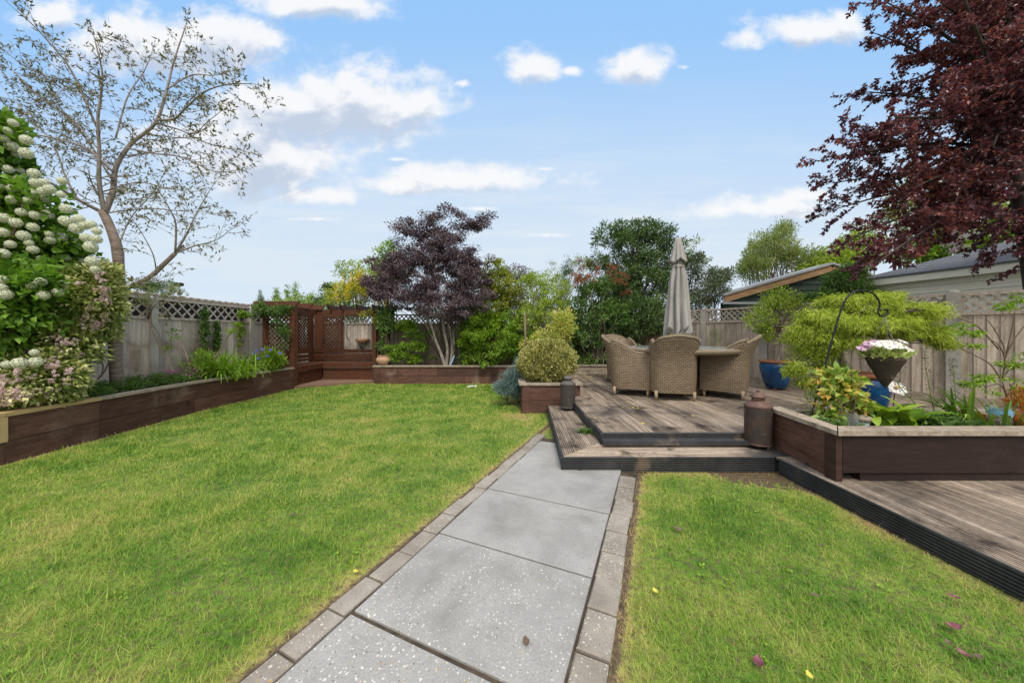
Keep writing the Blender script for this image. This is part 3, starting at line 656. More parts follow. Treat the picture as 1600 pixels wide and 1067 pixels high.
m_canvas = surf('grey_canvas', [(.255, .24, .222), (.325, .308, .29), (.39, .37, .35)], 2.5, (3, 3, .6), .85, .25, 0, stain=(.17, .155, .13), stain_scale=3, stain_rng=(.56, .78), fine=120)
m_pole = surf('painted_pole', [(.42, .41, .38), (.5, .49, .46)], 8, rough=.4, tint=0, bmp=.05)
PC = TC + Vector((-.02, 0, 0))
ps = thing('parasol', 'closed grey canvas parasol standing up through the round garden table', 'parasol', PC)
mb = MB(); mb.tube([PC + Vector((0, 0, .02)), PC + Vector((0, 0, 2.49))], .019, 12); mb.build('pole', m_pole, ps, True)
rngp = np.random.default_rng(4)
def pleat(ph, n, amp): return lambda r, h, a: r * (1 + amp(h) * (abs(math.sin(n / 2 * a + ph + .35 * math.sin(2 * a + 4 * h))) - .55) + .05 * math.sin(3 * a + 5 * h))
prof = [(.012, 2.40), (.06, 2.36), (.085, 2.28), (.095, 2.18), (.092, 2.08), (.115, 1.95), (.142, 1.78), (.165, 1.58), (.185, 1.38), (.205, 1.18), (.222, 1.02), (.218, .985), (.19, 1.0), (.16, 1.3)]
prof = [(r_ * .74, h_) for r_, h_ in prof]
mb = MB(); mb.lathe(PC, prof, 144, fn=lambda r, h, a: pleat(.3, 8, lambda hh: min(.75, .16 + (2.3 - hh) * .55) if hh > 2.05 else .72)(r, h, a))
vs = np.array(mb.v); low = vs[:, 2] < PC.z + 1.1; ang = np.arctan2(vs[:, 1] - PC.y, vs[:, 0] - PC.x)
vs[low, 2] += (.055 * np.sin(ang[low] * 4 + .8) + .03 * np.sin(ang[low] * 9))
mb.v = [tuple(q) for q in vs]; mb.build('canopy', m_canvas, ps, True)
mb = MB(); mb.lathe(PC, [(.004, 2.515), (.035, 2.50), (.052, 2.46), (.068, 2.36), (.088, 2.25), (.110, 2.155), (.125, 2.11), (.118, 2.112), (.09, 2.2)], 96, fn=lambda r, h, a: r * (1 + (.34 * (abs(math.sin(4 * a + .5)) - .6) if h < 2.42 else 0)))
vs = np.array(mb.v); ang = np.arctan2(vs[:, 1] - PC.y, vs[:, 0] - PC.x); low = vs[:, 2] < PC.z + 2.2; vs[low, 2] += .03 * np.sin(ang[low] * 4 + 2.2)
mb.v = [tuple(q) for q in vs]; mb.build('vent_cap', m_canvas, ps, True)
mb = MB(); mb.lathe(PC, [(.075, 2.06), (.088, 2.055), (.089, 2.02), (.076, 2.015)], 40, fn=lambda r, h, a: r * (1 + .08 * math.sin(8 * a))); mb.build('tie_strap', m_canvas, ps, True)
for k in range(8):
    a_ = k * math.pi / 4 + .2; c_, s_ = math.cos(a_), math.sin(a_); mb = MB()
    mb.bar(PC + Vector((c_ * .07, s_ * .07, .955)), PC + Vector((c_ * .03, s_ * .03, 1.5)), .012, .02); mb.build('rib', m_pole, ps)

# ---- perforated rusty lanterns
def rust(name, cols, grid=.011, tint=0):
    m, g, b, out = new_mat(name); raw = coords(g)
    c = g.ramp(g.noise(raw, 8, 8, .66, .3), [(.3, cols[0]), (.5, cols[1]), (.72, cols[2])]); c = g.mix(g.smooth(g.noise(raw, 26, 5), .62, .74), c, (.23, .21, .19, 1))
    if grid:
        uv = g.n('ShaderNodeUVMap').outputs[0]; vo = g.n('ShaderNodeTexVoronoi'); vo.inputs['Randomness'].default_value = 0; vo.inputs['Scale'].default_value = 1 / grid; g.put(vo.inputs['Vector'], uv)
        hole = g.math('SUBTRACT', 1, g.smooth(vo.outputs['Distance'], .20, .34)); c = g.mix(g.math('MULTIPLY', hole, .8), c, (.012, .01, .009, 1)); bump(g, b, hole, -.5, .004)
    else: bump(g, b, g.noise(raw, 50, 5), .3)
    g.put(b.inputs['Base Color'], c); b.inputs['Roughness'].default_value = .7; b.inputs['Metallic'].default_value = .25; return m
m_rustd = rust('dark_rusted_mesh', [(.036, .030, .027), (.060, .047, .040), (.095, .065, .048)]); m_rust = rust('rusted_mesh', [(.034, .028, .025), (.062, .043, .034), (.125, .064, .038)])
m_lid = rust('faded_rust_lid', [(.075, .042, .034), (.125, .068, .055), (.19, .115, .095)], 0); m_lidd = rust('grey_rust_lid', [(.07, .062, .06), (.10, .088, .083), (.15, .125, .11)], 0)
def lantern(label, p, r, h, mbody, mlid):
    t = thing('garden_lantern', label, 'lantern', p, 'rusty mesh lanterns on the step')
    n = 48; hb = h * .665
    rows = [[(r * math.cos(a_), r * math.sin(a_), z_) for a_ in np.linspace(0, 2 * math.pi, n + 1)] for z_ in (.035, .04 + hb * .33, .04 + hb * .66, .035 + hb)]
    uvgrid('body', rows, mbody, t, uvs=lambda A: (np.repeat(np.linspace(0, 2 * math.pi * r, n + 1)[None], 4, 0), A[:, :, 2]))
    m = MB(); m.lathe((0, 0, 0), [(.01, .036), (r * 1.015, .034), (r * 1.02, .044), (r * .99, .05)], 40); m.build('base', mlid, t, True, local=True)
    z = .035 + hb; m = MB(); m.lathe((0, 0, 0), [(r * 1.0, z - .012), (r * 1.03, z - .006), (r * 1.02, z + .006), (r * .72, z + h * .065), (r * .50, z + h * .085), (r * .47, z + h * .09)], 40); m.build('shoulder', mlid, t, True, local=True)
    m = MB(); m.lathe((0, 0, 0), [(r * .47, z + h * .08), (r * .47, z + h * .165)], 32); m.build('neck', mbody if 0 else mlid, t, True, local=True)
    m = MB(); m.lathe((0, 0, 0), [(r * .46, z + h * .158), (r * .62, z + h * .152), (r * .62, z + h * .162), (r * .36, z + h * .215), (r * .10, z + h * .24)], 32); m.build('lid', mlid, t, True, local=True)
    m = MB(); m.lathe((0, 0, 0), [(.004, z + h * .235), (r * .10, z + h * .24), (r * .13, z + h * .26), (r * .09, z + h * .28), (.001, z + h * .286)], 20); m.build('knob', mlid, t, True, local=True)
    for k in range(3):
        a_ = 2.1 * k + .9; m = MB(); m.lathe((math.cos(a_) * r * .8, math.sin(a_) * r * .8, 0), [(.004, 0), (.012, .006), (.009, .02), (.015, .036)], 10); m.build('foot', mlid, t, True, local=True)
    return t
lantern('dark grey mesh lantern on the side step in front of the square planter', (.78, 4.60, ZL), .104, .49, m_rustd, m_lidd)
lantern('red rusty mesh lantern on the front step against the right raised bed', (2.292, 3.07, ZL), .108, .53, m_rust, m_lid)

# ---- pots
m_glaze, g_, b_, _o = new_mat('blue_glaze'); raw_ = coords(g_)
c_ = g_.ramp(g_.noise(raw_, 4, 7, .65, .4), [(.3, (.004, .030, .095)), (.5, (.008, .06, .17)), (.72, (.03, .14, .29))]); c_ = g_.mix(g_.smooth(g_.noise(raw_, 14, 5), .66, .78), c_, (.25, .33, .40, 1))
g_.put(b_.inputs['Base Color'], c_); b_.inputs['Roughness'].default_value = .22
m_terra = surf('terracotta', [(.22, .085, .045), (.30, .12, .065), (.36, .17, .10)], 7, rough=.8, tint=0, stain=(.16, .09, .06), stain_scale=6)
m_terral = surf('pale_terracotta', [(.36, .20, .12), (.46, .27, .17), (.5, .33, .23)], 7, rough=.8, tint=0, stain=(.28, .19, .13), stain_scale=6)
def blue_pot(label, x, y, z, s=1.0, sz=1.0):
    s = np.array([s, s, sz])
    t = thing('glazed_pot', label, 'plant pot', (x, y, z), 'blue glazed pots with rust coloured rims')
    mb = MB(); mb.lathe((0, 0, 0), [(.15, .03), (.165, .035), (.205, .14), (.245, .27), (.268, .38), (.262, .435), (.245, .465)], 48); vs = np.array(mb.v) * s; mb.v = [tuple(q) for q in vs]; mb.build('body', m_glaze, t, True, local=True)
    mb = MB(); mb.lathe((0, 0, 0), [(.246, .458), (.276, .468), (.282, .482), (.276, .498), (.252, .503), (.235, .49), (.225, .40)], 48); mb.v = [tuple(np.array(q) * s) for q in mb.v]; mb.build('rim', m_terra, t, True, local=True)
    mb = MB(); mb.lathe((0, 0, 0), [(.23, .46), (.12, .475), (.001, .48)], 24); mb.v = [tuple(np.array(q) * s) for q in mb.v]; mb.build('soil', m_soil, t, True, local=True)
    for k in range(3):
        a_ = 2.1 * k + 1.7; mb = MB(); mb.lathe((.12 * s[0] * math.cos(a_), .12 * s[0] * math.sin(a_), 0), [(.02, 0), (.034, .012), (.03, .03), (.02, .04)], 12); mb.build('foot', m_terra, t, True, local=True)
    return t
POT1, POT2 = (4.50, 5.62), (3.60, 3.42)
blue_pot('deep blue glazed pot on feet by the right fence behind the armchairs', *POT1, ZU, .86, .98)
blue_pot('lighter blue glazed pot behind the yellowing bush under the weeping maple', *POT2, ZU, .88, 1.08)
tp = thing('terracotta_pot', 'small round pale terracotta pot on the back bed beside the arbour post', 'plant pot', (-3.13, 8.02, .441))
mb = MB(); mb.lathe((0, 0, 0), [(.07, 0), (.12, .03), (.165, .10), (.16, .16), (.11, .205), (.10, .215)], 36); mb.build('body', m_terral, tp, True, local=True)
mb = MB(); mb.lathe((0, 0, 0), [(.10, .21), (.125, .215), (.13, .23), (.10, .235), (.085, .2)], 36); mb.build('rim', m_terral, tp, True, local=True)

# ---- shepherd's crook, hanging basket
m_iron = surf('black_iron', [(.012, .012, .013), (.022, .021, .021)], 12, rough=.45, tint=0, bmp=.2, metallic=.3)
Yh = 2.93
hk = thing('shepherd_hook', 'black twisted iron shepherd hook leaning up out of the right raised bed', 'hook', at(1266, 654, Yh))
path_px = [(1266, 656), (1278, 610), (1293, 556), (1306, 510), (1315, 482), (1322, 467), (1331, 458), (1343, 454), (1356, 455), (1367, 461), (1374, 472), (1374, 482), (1372, 488), (1376, 494), (1382, 494), (1387, 489), (1386, 484), (1381, 484)]
pp = [np.array(at(*q, Yh)) for q in path_px]
def smooth_line(P_, k=6):
    P_ = np.array(P_, float); out = []
    E = np.concatenate([[2 * P_[0] - P_[1]], P_, [2 * P_[-1] - P_[-2]]])
    for i in range(1, len(E) - 2):
        for t in np.linspace(0, 1, k, endpoint=False):
            a_, b_, c_, d_ = E[i - 1:i + 3]; out.append(.5 * ((2 * b_) + (c_ - a_) * t + (2 * a_ - 5 * b_ + 4 * c_ - d_) * t * t + (3 * b_ - a_ - 3 * c_ + d_) * t ** 3))
    return out + [P_[-1]]
sp_ = smooth_line(pp); mb = MB(); mb.tube(sp_, [.0075 + .0014 * math.sin(i * 1.9) for i in range(len(sp_))], 8); mb.build('rod', m_iron, hk, True)
BT = at(1383, 559, Yh)
hb = thing('hanging_basket', 'dark wicker cone basket hanging on chains from the iron hook', 'hanging basket', BT)
m_wick = surf('dark_wicker', [(.022, .015, .011), (.05, .036, .026), (.095, .07, .05)], 9, (1.2, 1.2, 26), .75, 1.0, 0)
mb = MB(); mb.lathe(BT, [(.118, .0), (.125, -.012), (.121, -.026), (.106, -.06), (.084, -.11), (.060, -.165), (.035, -.215), (.014, -.255), (.003, -.268)][::-1], 40, fn=lambda r, h, a: r * (1 + .022 * math.sin(h * 620 + 5 * math.sin(7 * a)) )); mb.build('wicker_cone', m_wick, hb, True)
mb = MB(); mb.lathe(BT, [(.118, -.005), (.06, .004), (.001, .006)], 30); mb.build('moss_filling', m_soil, hb, True)
m_chain = surf('zinc_chain', [(.20, .20, .195), (.34, .34, .33)], 30, rough=.45, tint=0, metallic=.5, bmp=0)
top = at(1382, 496, Yh)
for k in range(3):
    a_ = 2.09 * k + .45; end = BT + Vector((.12 * math.cos(a_), .12 * math.sin(a_), -.005)); mb = MB(); nl = 26; dv = (end - top) / nl
    for i in range(nl):
        c0 = top + dv * (i + .5); ax = dv.normalized(); s1 = ax.orthogonal().normalized(); s2 = ax.cross(s1); sd_ = s1 if i % 2 else s2
        mb.tube([c0 + ax * (.0085 * math.cos(t)) + sd_ * (.0045 * math.sin(t)) for t in np.linspace(0, 2 * math.pi, 9)], .0013, 4, cap=False)
    mb.build('chain', m_chain, hb, True)

# ---- jar, mosaic pot, cut bottle, ornament on the right bed
def clear_mat(name, colr, rough=.05, ior=1.45):
    m, g, b, out = new_mat(name); b.inputs['Base Color'].default_value = (*colr, 1); b.inputs['Roughness'].default_value = rough; b.inputs['Transmission Weight'].default_value = .93; b.inputs['IOR'].default_value = ior; return m
m_jar = clear_mat('dusty_glass', (.80, .86, .82), .12, 1.12); m_bot = clear_mat('thin_plastic', (.9, .95, .97), .08, 1.1)
def clear_pt(px, Y, z): return Vector(((px - 800) / F * Y, Y, z))
q = clear_pt(1327, 2.62, .425); jr = thing('glass_jar', 'empty cloudy glass jar standing at the corner of the right raised bed', 'jar', q)
mb = MB(); mb.lathe((0, 0, 0), [(.045, .004), (.053, .01), (.055, .03), (.055, .10), (.050, .118), (.052, .128), (.054, .134), (.0515, .134), (.0475, .12), (.052, .10), (.052, .03), (.045, .012), (.001, .01)], 36); mb.build('body', m_jar, jr, True, local=True)
m_mos = bpy.data.materials.new('mosaic'); m_mos, g_, b_, _o = new_mat('mosaic_chips'); vo = g_.n('ShaderNodeTexVoronoi'); vo.inputs['Scale'].default_value = 85; g_.put(vo.inputs['Vector'], coords(g_)); ve = g_.n('ShaderNodeTexVoronoi', feature='DISTANCE_TO_EDGE'); ve.inputs['Scale'].default_value = 85; g_.put(ve.inputs['Vector'], coords(g_))
s3_ = g_.n('ShaderNodeSeparateXYZ'); g_.put(s3_.inputs[0], vo.outputs['Color']); c_ = g_.ramp(s3_.outputs[0], [(.1, (.10, .22, .22)), (.45, (.30, .42, .40)), (.8, (.55, .58, .54))]); g_.put(b_.inputs['Base Color'], g_.mix(g_.math('LESS_THAN', ve.outputs[0], .07), c_, (.16, .15, .13, 1))); b_.inputs['Roughness'].default_value = .25
q = clear_pt(1347, 2.60, .425); mp_ = thing('mosaic_pot', 'little pot of pale blue mosaic chips with a sandy rim beside the glass jar', 'plant pot', q)
mb = MB(); mb.lathe((0, 0, 0), [(.030, 0), (.033, .003), (.044, .085)], 30); mb.build('body', m_mos, mp_, True, local=True)
mb = MB(); mb.lathe((0, 0, 0), [(.044, .083), (.052, .085), (.054, .118), (.049, .12), (.046, .10), (.02, .095), (.001, .094)], 30); mb.build('rim', m_cap, mp_, True, local=True)
q = clear_pt(1562, 2.62, .425); bt = thing('plastic_bottle', 'cut clear plastic bottle with a torn blue label upside down over a seedling', 'bottle', q)
mb = MB(); mb.lathe((0, 0, 0), [(.052, 0), (.061, .03), (.057, .05), (.061, .07), (.061, .10), (.057, .115), (.062, .135), (.064, .175), (.066, .195), (.0655, .195), (.0635, .175), (.0605, .1), (.0605, .0)], 40); mb.build('body', m_bot, bt, True, local=True)
m_lab = surf('blue_label', [(.07, .20, .34), (.16, .33, .46), (.42, .50, .54)], 16, (1, 1, 5), .5, 0, 0)
mb = MB(); n = 30
for i in range(n):
    if i in (4, 11, 12, 19, 25): continue
    a0, a1 = 2 * math.pi * i / n, 2 * math.pi * (i + 1) / n; t0 = .125 + .012 * math.sin(i * 2.2); t1 = .172 + .008 * math.sin(i * 1.3)
    mb.add([(.0655 * math.cos(a_), .0655 * math.sin(a_), z_) for a_, z_ in ((a0, t0), (a1, t0), (a1, t1), (a0, t1))], [(0, 1, 2, 3)])
mb.build('label', m_lab, bt, True, local=True)

def petals(mb, c, nrm_, r, n, w, lift=.15, tint=.5, jit=0, rr=random.Random(1)):
    c, nv = Vector(c), Vector(nrm_).normalized(); e = nv.orthogonal().normalized(); f_ = nv.cross(e); ph = rr.random() * 6
    for k in range(n):
        a_ = ph + 2 * math.pi * k / n + rr.uniform(-.1, .1); d = e * math.cos(a_) + f_ * math.sin(a_); s_ = nv.cross(d); R_ = r * rr.uniform(.85, 1.1)
        mb.add([c + d * r * .12, c + d * R_ * .6 + s_ * w / 2 + nv * lift * r, c + d * R_ + nv * lift * r * .5, c + d * R_ * .6 - s_ * w / 2 + nv * lift * r], [(0, 1, 2), (0, 2, 3)], min(1, max(0, tint + rr.uniform(-jit, jit))))
m_white = surf('white_enamel', [(.62, .61, .57), (.74, .73, .70)], 9, rough=.35, tint=0, bmp=.05, stain=(.30, .28, .25), stain_scale=16, stain_rng=(.62, .72))
m_yel = surf('yellow_centre', [(.55, .36, .03), (.65, .45, .06)], 30, rough=.6, tint=0)
q = at(1400, 607, 2.95); orn = thing('garden_ornament', 'white enamel flower ornament with a yellow heart below the hanging basket', 'ornament', q)
mb = MB(); petals(mb, q, (-.25, -.75, .62), .075, 9, .075, .22); mb.build('petal_disc', m_white, orn)
mb = MB(); mb.lathe(q + Vector((-.004, -.012, .012)), [(.018, 0), (.018, .004), (.012, .012), (.001, .015)], 14); mb.build('centre', m_yel, orn, True)
mb = MB(); mb.tube([q, q + Vector((.015, .03, -.1)), Vector((q.x + .02, q.y + .04, .40))], .0035, 6); mb.build('stake', m_iron, orn, True)

# ---- the corner arbour
ab = thing('arbour', 'red brown corner arbour with bench seat, lattice sides and a rafter roof', 'arbour', (-4.7, 8, 0))
A_, D_, E_ = (-4.80, 7.24), (-3.42, 8.22), (-5.38, 8.93)
for x_, y_, s_ in ((*A_, .105), (*D_, .10), (-5.42, 7.24, .07), (-3.36, 8.93, .09)):
    mb = MB(); mb.box((x_, y_, .88), (s_, s_, 1.76), 0, rb.random(), .006); mb.build('post', m_arb, ab)
mb = MB(); mb.box((-5.36, 8.80, .92), (.03, .16, 1.64), 0, .4); mb.box((-5.24, 8.93, .92), (.21, .03, 1.64), 0, .55); mb.build('corner_post', m_arb, ab)
mb = MB(); mb.bar((A_[0], 7.19, 1.735), (A_[0] - .1, 8.5, 1.735), .045, .11, tint=.5); mb.build('beam', m_arb, ab)
mb = MB(); mb.bar((-4.93, 8.22, 1.735), (-3.34, 8.20, 1.735), .045, .11, tint=.4); mb.build('beam', m_arb, ab)
mb = MB(); mb.bar((-5.46, 7.22, 1.70), (-4.78, 7.22, 1.70), .045, .10, tint=.4); mb.build('beam', m_arb, ab)
mb = MB(); mb.bar((-5.41, 7.2, 1.73), (-5.41, 9.0, 1.73), .045, .10, tint=.3); mb.build('beam', m_arb, ab)
mb = MB(); mb.bar((-5.4, 8.97, 1.73), (-3.3, 8.97, 1.73), .045, .10, tint=.3); mb.build('beam', m_arb, ab)
def rafter(a_, b_, tint):                 # bevelled at the end a
    a_, b_ = Vector(a_), Vector(b_); d = (b_ - a_).normalized(); s_ = Vector((-d.y, d.x, 0)) * .022; h = .115; mb = MB(); z = Vector((0, 0, 1))
    lo = a_ + d * .10
    mb.hexa([lo - s_, b_ - s_, b_ + s_, lo + s_, a_ - s_ + z * h, b_ - s_ + z * h, b_ + s_ + z * h, a_ + s_ + z * h], tint); mb.build('rafter', m_arb, ab)
for y_ in (7.20, 7.69, 8.18): rafter((-4.62, y_, 1.79), (-5.62, y_ - .02, 1.79), rb.random())
for x_ in (-4.50, -4.20, -3.80, -3.41): rafter((x_ + .02, 7.98, 1.79), (x_ - .02, 9.12, 1.79), rb.random())
def lattice(a_, b_, z0, z1, pitch, seed):
    mb = MB(); A3, B3 = Vector((*a_, 0)), Vector((*b_, 0)); trellis(mb, a_, b_, z0, z1, pitch, .026, .012, seed); d = (B3 - A3).normalized()
    for e in (A3, B3): mb.bar(e + Vector((0, 0, z0 - .02)), e + Vector((0, 0, z1 + .02)), .04, .045, (d.x, d.y, 0), .5)
    for z_ in (z0, z1): mb.bar(A3 + Vector((0, 0, z_)), B3 + Vector((0, 0, z_)), .035, .045, tint=.5)
    mb.build('lattice_panel', m_arb, ab)
lattice((-5.38, 7.25), (-4.86, 7.25), .45, 1.66, .072, 1); lattice((-5.38, 8.28), (-5.38, 8.72), .80, 1.68, .07, 2)
lattice((-5.14, 8.93), (-4.60, 8.93), .80, 1.68, .07, 3); lattice((-3.37, 8.30), (-3.37, 8.88), .45, 1.68, .08, 4)
mb = MB()
for z_ in (.53, .62, .735): mb.bar((-5.34, 7.3, z_), (-5.34, 8.9, z_), .022, .085 if z_ > .6 else .06, tint=rb.random()); mb.bar((-5.33, 8.90, z_ + .001), (-3.44, 8.90, z_ + .001), .022, .085 if z_ > .6 else .06, tint=rb.random())
mb.build('backrest', m_arb, ab)
mb = MB(); mb.add([(-5.33, 7.29, .44), (-4.80, 7.29, .44), (-4.72, 8.24, .44), (-5.33, 8.88, .44), (-5.33, 7.29, .465), (-4.80, 7.29, .465), (-4.72, 8.24, .465), (-5.33, 8.88, .465)], [(3, 2, 1, 0), (4, 5, 6, 7), (0, 1, 5, 4), (1, 2, 6, 5), (2, 3, 7, 6), (3, 0, 4, 7)], .6)
mb.bar((-4.815, 7.29, .402), (-4.735, 8.25, .402), .025, .115, tint=.55); mb.build('seat', m_arb, ab)
mb = MB(); mb.add([(-4.72, 8.24, .44), (-3.44, 8.24, .44), (-3.44, 8.88, .44), (-5.32, 8.885, .44), (-4.718, 8.24, .4655), (-3.44, 8.24, .4655), (-3.44, 8.88, .4655), (-5.32, 8.885, .4655)], [(3, 2, 1, 0), (4, 5, 6, 7), (0, 1, 5, 4), (1, 2, 6, 5), (2, 3, 7, 6), (3, 0, 4, 7)], .5)
mb.bar((-4.735, 8.252, .402), (-3.45, 8.252, .402), .025, .115, tint=.5); mb.build('seat', m_arb, ab)
mb = MB()
for i, z_ in enumerate((.05, .13, .21, .29)): mb.bar((-4.75, 8.30, z_), (-3.45, 8.30, z_), .02, .077, tint=rb.random()); mb.bar((-4.87, 7.29, z_), (-4.78, 8.28, z_), .02, .077, tint=rb.random() * .7)
mb.build('seat_front', m_arb, ab)
mb = MB(); mb.hexa([(-4.86, 7.17, .004), (-4.72, 7.17, .004), (-3.30, 8.16, .004), (-3.45, 8.32, .004)] + [(-4.86, 7.17, .055), (-4.72, 7.17, .055), (-3.30, 8.16, .055), (-3.45, 8.32, .055)], .5); mb.add([(-4.86, 7.17, .05), (-3.45, 8.32, .05), (-4.8, 8.32, .05)], [(0, 1, 2)], .5); mb.build('floor', m_arbf, ab)
m_bracket = m_iron
hp = thing('wall_planter', 'wire ring wall planter with a brown coir liner on the fence inside the arbour', 'planter', at(566, 532, 8.98))
c0 = at(558, 522, 8.98); mb = MB(); mb.tube([c0 + Vector((.30 * math.sin(t), 0, .30 * math.cos(t) + .05)) for t in np.linspace(-2.4, 0.9, 30)], .008, 6); c1 = at(567, 531, 8.95)
for k in range(5): mb.tube([c1 + Vector((-.17 + .085 * k, -.08, .02)), c1 + Vector((-.12 + .06 * k, -.1, -.10)), c1 + Vector((0, .0, -.26))], .006, 5)
mb.build('wire_frame', m_iron, hp, True)
mb = MB(); mb.lathe(c1, [(.02, -.10), (.12, -.085), (.165, -.02), (.175, .035), (.15, .03), (.05, 0)], 24, fn=lambda r, h, a: r * (1 + .07 * math.sin(9 * a + 30 * h))); mb.build('coir_liner', m_terral, hp, True)
ht = thing('hanging_ornament', 'small silver drop hanging on a thread from the arbour beam', 'ornament', (-4.14, 8.17, 1.68))
mb = MB(); mb.tube([(-4.14, 8.17, 1.68), (-4.14, 8.17, 1.42)], .003, 4); mb.lathe((-4.14, 8.17, 1.37), [(.001, 0), (.018, .02), (.012, .05), (.001, .07)], 10); mb.build('drop', m_chain, ht, True)
stk = tag(MB().build('x', m_iron), None, None) if 0 else None
q = at(703, 572, 8.05); mb = MB(); mb.bar(q, q + Vector((.09, .05, .24)), .035, .018, (0, 1, 0)); m_blue = surf('pale_blue_plastic', [(.16, .30, .38), (.24, .40, .48)], 8, rough=.5, tint=0); gs = thing('garden_stake', 'pale blue stake leaning at the foot of the dark maple', 'stake', q); mb.build('blade', m_blue, gs); mb = MB(); mb.tube([q + Vector((.09, .05, .24)), q + Vector((.10, .055, .27))], .012, 8); mb.build('tip', m_blue, gs)

# ---- neighbours' roofs beyond the fences
m_corr = surf('corrugated_sheet', [(.22, .21, .20), (.32, .31, .30), (.42, .41, .40)], 2, rough=.7, tint=0, stain=(.16, .13, .10), stain_scale=2)
ls = thing('neighbour_shed', 'low shed with a grey corrugated roof just behind the left fence', 'shed', (-7.2, 5, 0))
rows = [[(-6.02 - 2.4 * u_, y_, 1.86 + .28 * u_ + .018 * math.sin(y_ * 2 * math.pi / .15)) for y_ in np.arange(2.2, 8.4, .0375)] for u_ in (0, 1)]
mb = MB(); n = len(rows[0]); mb.add(rows[0] + rows[1] + [(a, b, c - .012) for a, b, c in rows[0]] + [(a, b, c - .012) for a, b, c in rows[1]], [(i, i + 1, n + i + 1, n + i) for i in range(n - 1)] + [(2 * n + i + 1, 2 * n + i, 3 * n + i, 3 * n + i + 1) for i in range(n - 1)] + [(i + 1, i, 2 * n + i, 2 * n + i + 1) for i in range(n - 1)]); mb.build('roof', m_corr, ls)
mb = MB(); mb.box((-7.25, 5.3, .9), (2.2, 5.9, 1.8)); mb.build('wall', m_fascia, ls)
mb = MB(); mb.bar((-6.0, 2.2, 1.815), (-6.0, 8.4, 1.815), .03, .075, tint=.5); mb.build('fascia_board', m_fence, ls)
an = thing('aerial', 'small dark television aerial beyond the corrugated roof on the left', 'aerial', at(280, 462, 9.5))
q = at(281, 470, 9.5); mb = MB(); mb.tube([q, q + Vector((0, 0, .5))], .012, 6); mb.tube([q + Vector((-.12, 0, .30)), q + Vector((.16, 0, .30))], .007, 5)
for k in range(5): mb.tube([q + Vector((-.1 + .055 * k, 0, .24)), q + Vector((-.1 + .055 * k, 0, .36))], .006, 4)
mb.build('mast', m_iron, an); mb = MB(); mb.box(q + Vector((-.03, 0, .47)), (.2, .1, .1), 0, .5, .02); mb.build('head', m_iron, an)

m_green = surf('green_shiplap', [(.020, .035, .026), (.035, .058, .044), (.05, .075, .06)], 3, (.5, 5, 5), .7, .2, .4)
m_barge = surf('tan_bargeboard', [(.25, .14, .065), (.36, .21, .105), (.43, .28, .16)], 4, (1, 1, 3), .7, .2, .3)
m_tin = surf('pale_sheet_roof', [(.26, .27, .28), (.36, .37, .38)], 2, rough=.5, tint=0, bmp=.1)
gsd = thing('neighbour_shed', 'dark green boarded shed with a tan bargeboard behind the right fence', 'shed', (6.5, 8, 0))
Yg = 7.9; ea, ri = at(1132, 463, Yg), at(1298, 415, Yg)
mb = MB()
nb = 9; z_top = lambda x: ea.z - .10 + (x - ea.x) / (ri.x - ea.x) * (ri.z - ea.z)
zb_ = 1.2; xR = ri.x + 2.0
while zb_ < ri.z - .12:
    z1 = zb_ + .15; xa, xb = (ea.x + .03 + max(0, (q_ - (ea.z - .09)) / (ri.z - ea.z)) * (ri.x - ea.x) for q_ in (zb_, z1)); ya, yb = Yg + .06, Yg + .085
    if xb < ri.x: mb.hexa([(xa, ya, zb_), (2 * ri.x - xa, ya, zb_), (2 * ri.x - xa, Yg + .2, zb_), (xa, Yg + .2, zb_), (xb, yb, z1), (2 * ri.x - xb, yb, z1), (2 * ri.x - xb, Yg + .2, z1), (xb, Yg + .2, z1)], rb.random())
    zb_ += .15
mb.build('boarded_wall', m_green, gsd)
mb = MB(); mb.bar(ea + Vector((0, 0, -.06)), ri + Vector((0, 0, -.06)), .05, .17, tint=.5); mb.build('bargeboard', m_barge, gsd)
mb = MB(); mb.bar(ri + Vector((.02, 0, -.08)), Vector((2 * ri.x - ea.x, Yg, ea.z - .06)), .05, .17, tint=.3); mb.build('bargeboard', m_barge, gsd)
sl_ = (ri - ea)
for sg in (0, 1):
    p0, p1 = (ea, ri) if sg == 0 else (Vector((2 * ri.x - ea.x, Yg, ea.z)), ri)
    up_ = Vector((0, 0, .045)); back = Vector((0, .55, 0)); mb = MB(); d0 = p0 - (p1 - p0) * .02; d1 = p1; f0 = Vector((0, -.06, 0))
    mb.hexa([d0 + f0 + up_ * .4, d1 + f0 + up_ * .4, d1 + back + up_ * .4, d0 + back + up_ * .4, d0 + f0 + up_ * 1.5, d1 + f0 + up_ * 1.5, d1 + back + up_ * 1.5, d0 + back + up_ * 1.5], .5); mb.build('roof', m_tin, gsd)
mb = MB(); mb.box((5.6, Yg - .03, 1.93), (1.15, .05, .05)); mb.build('trim', m_tin, gsd)

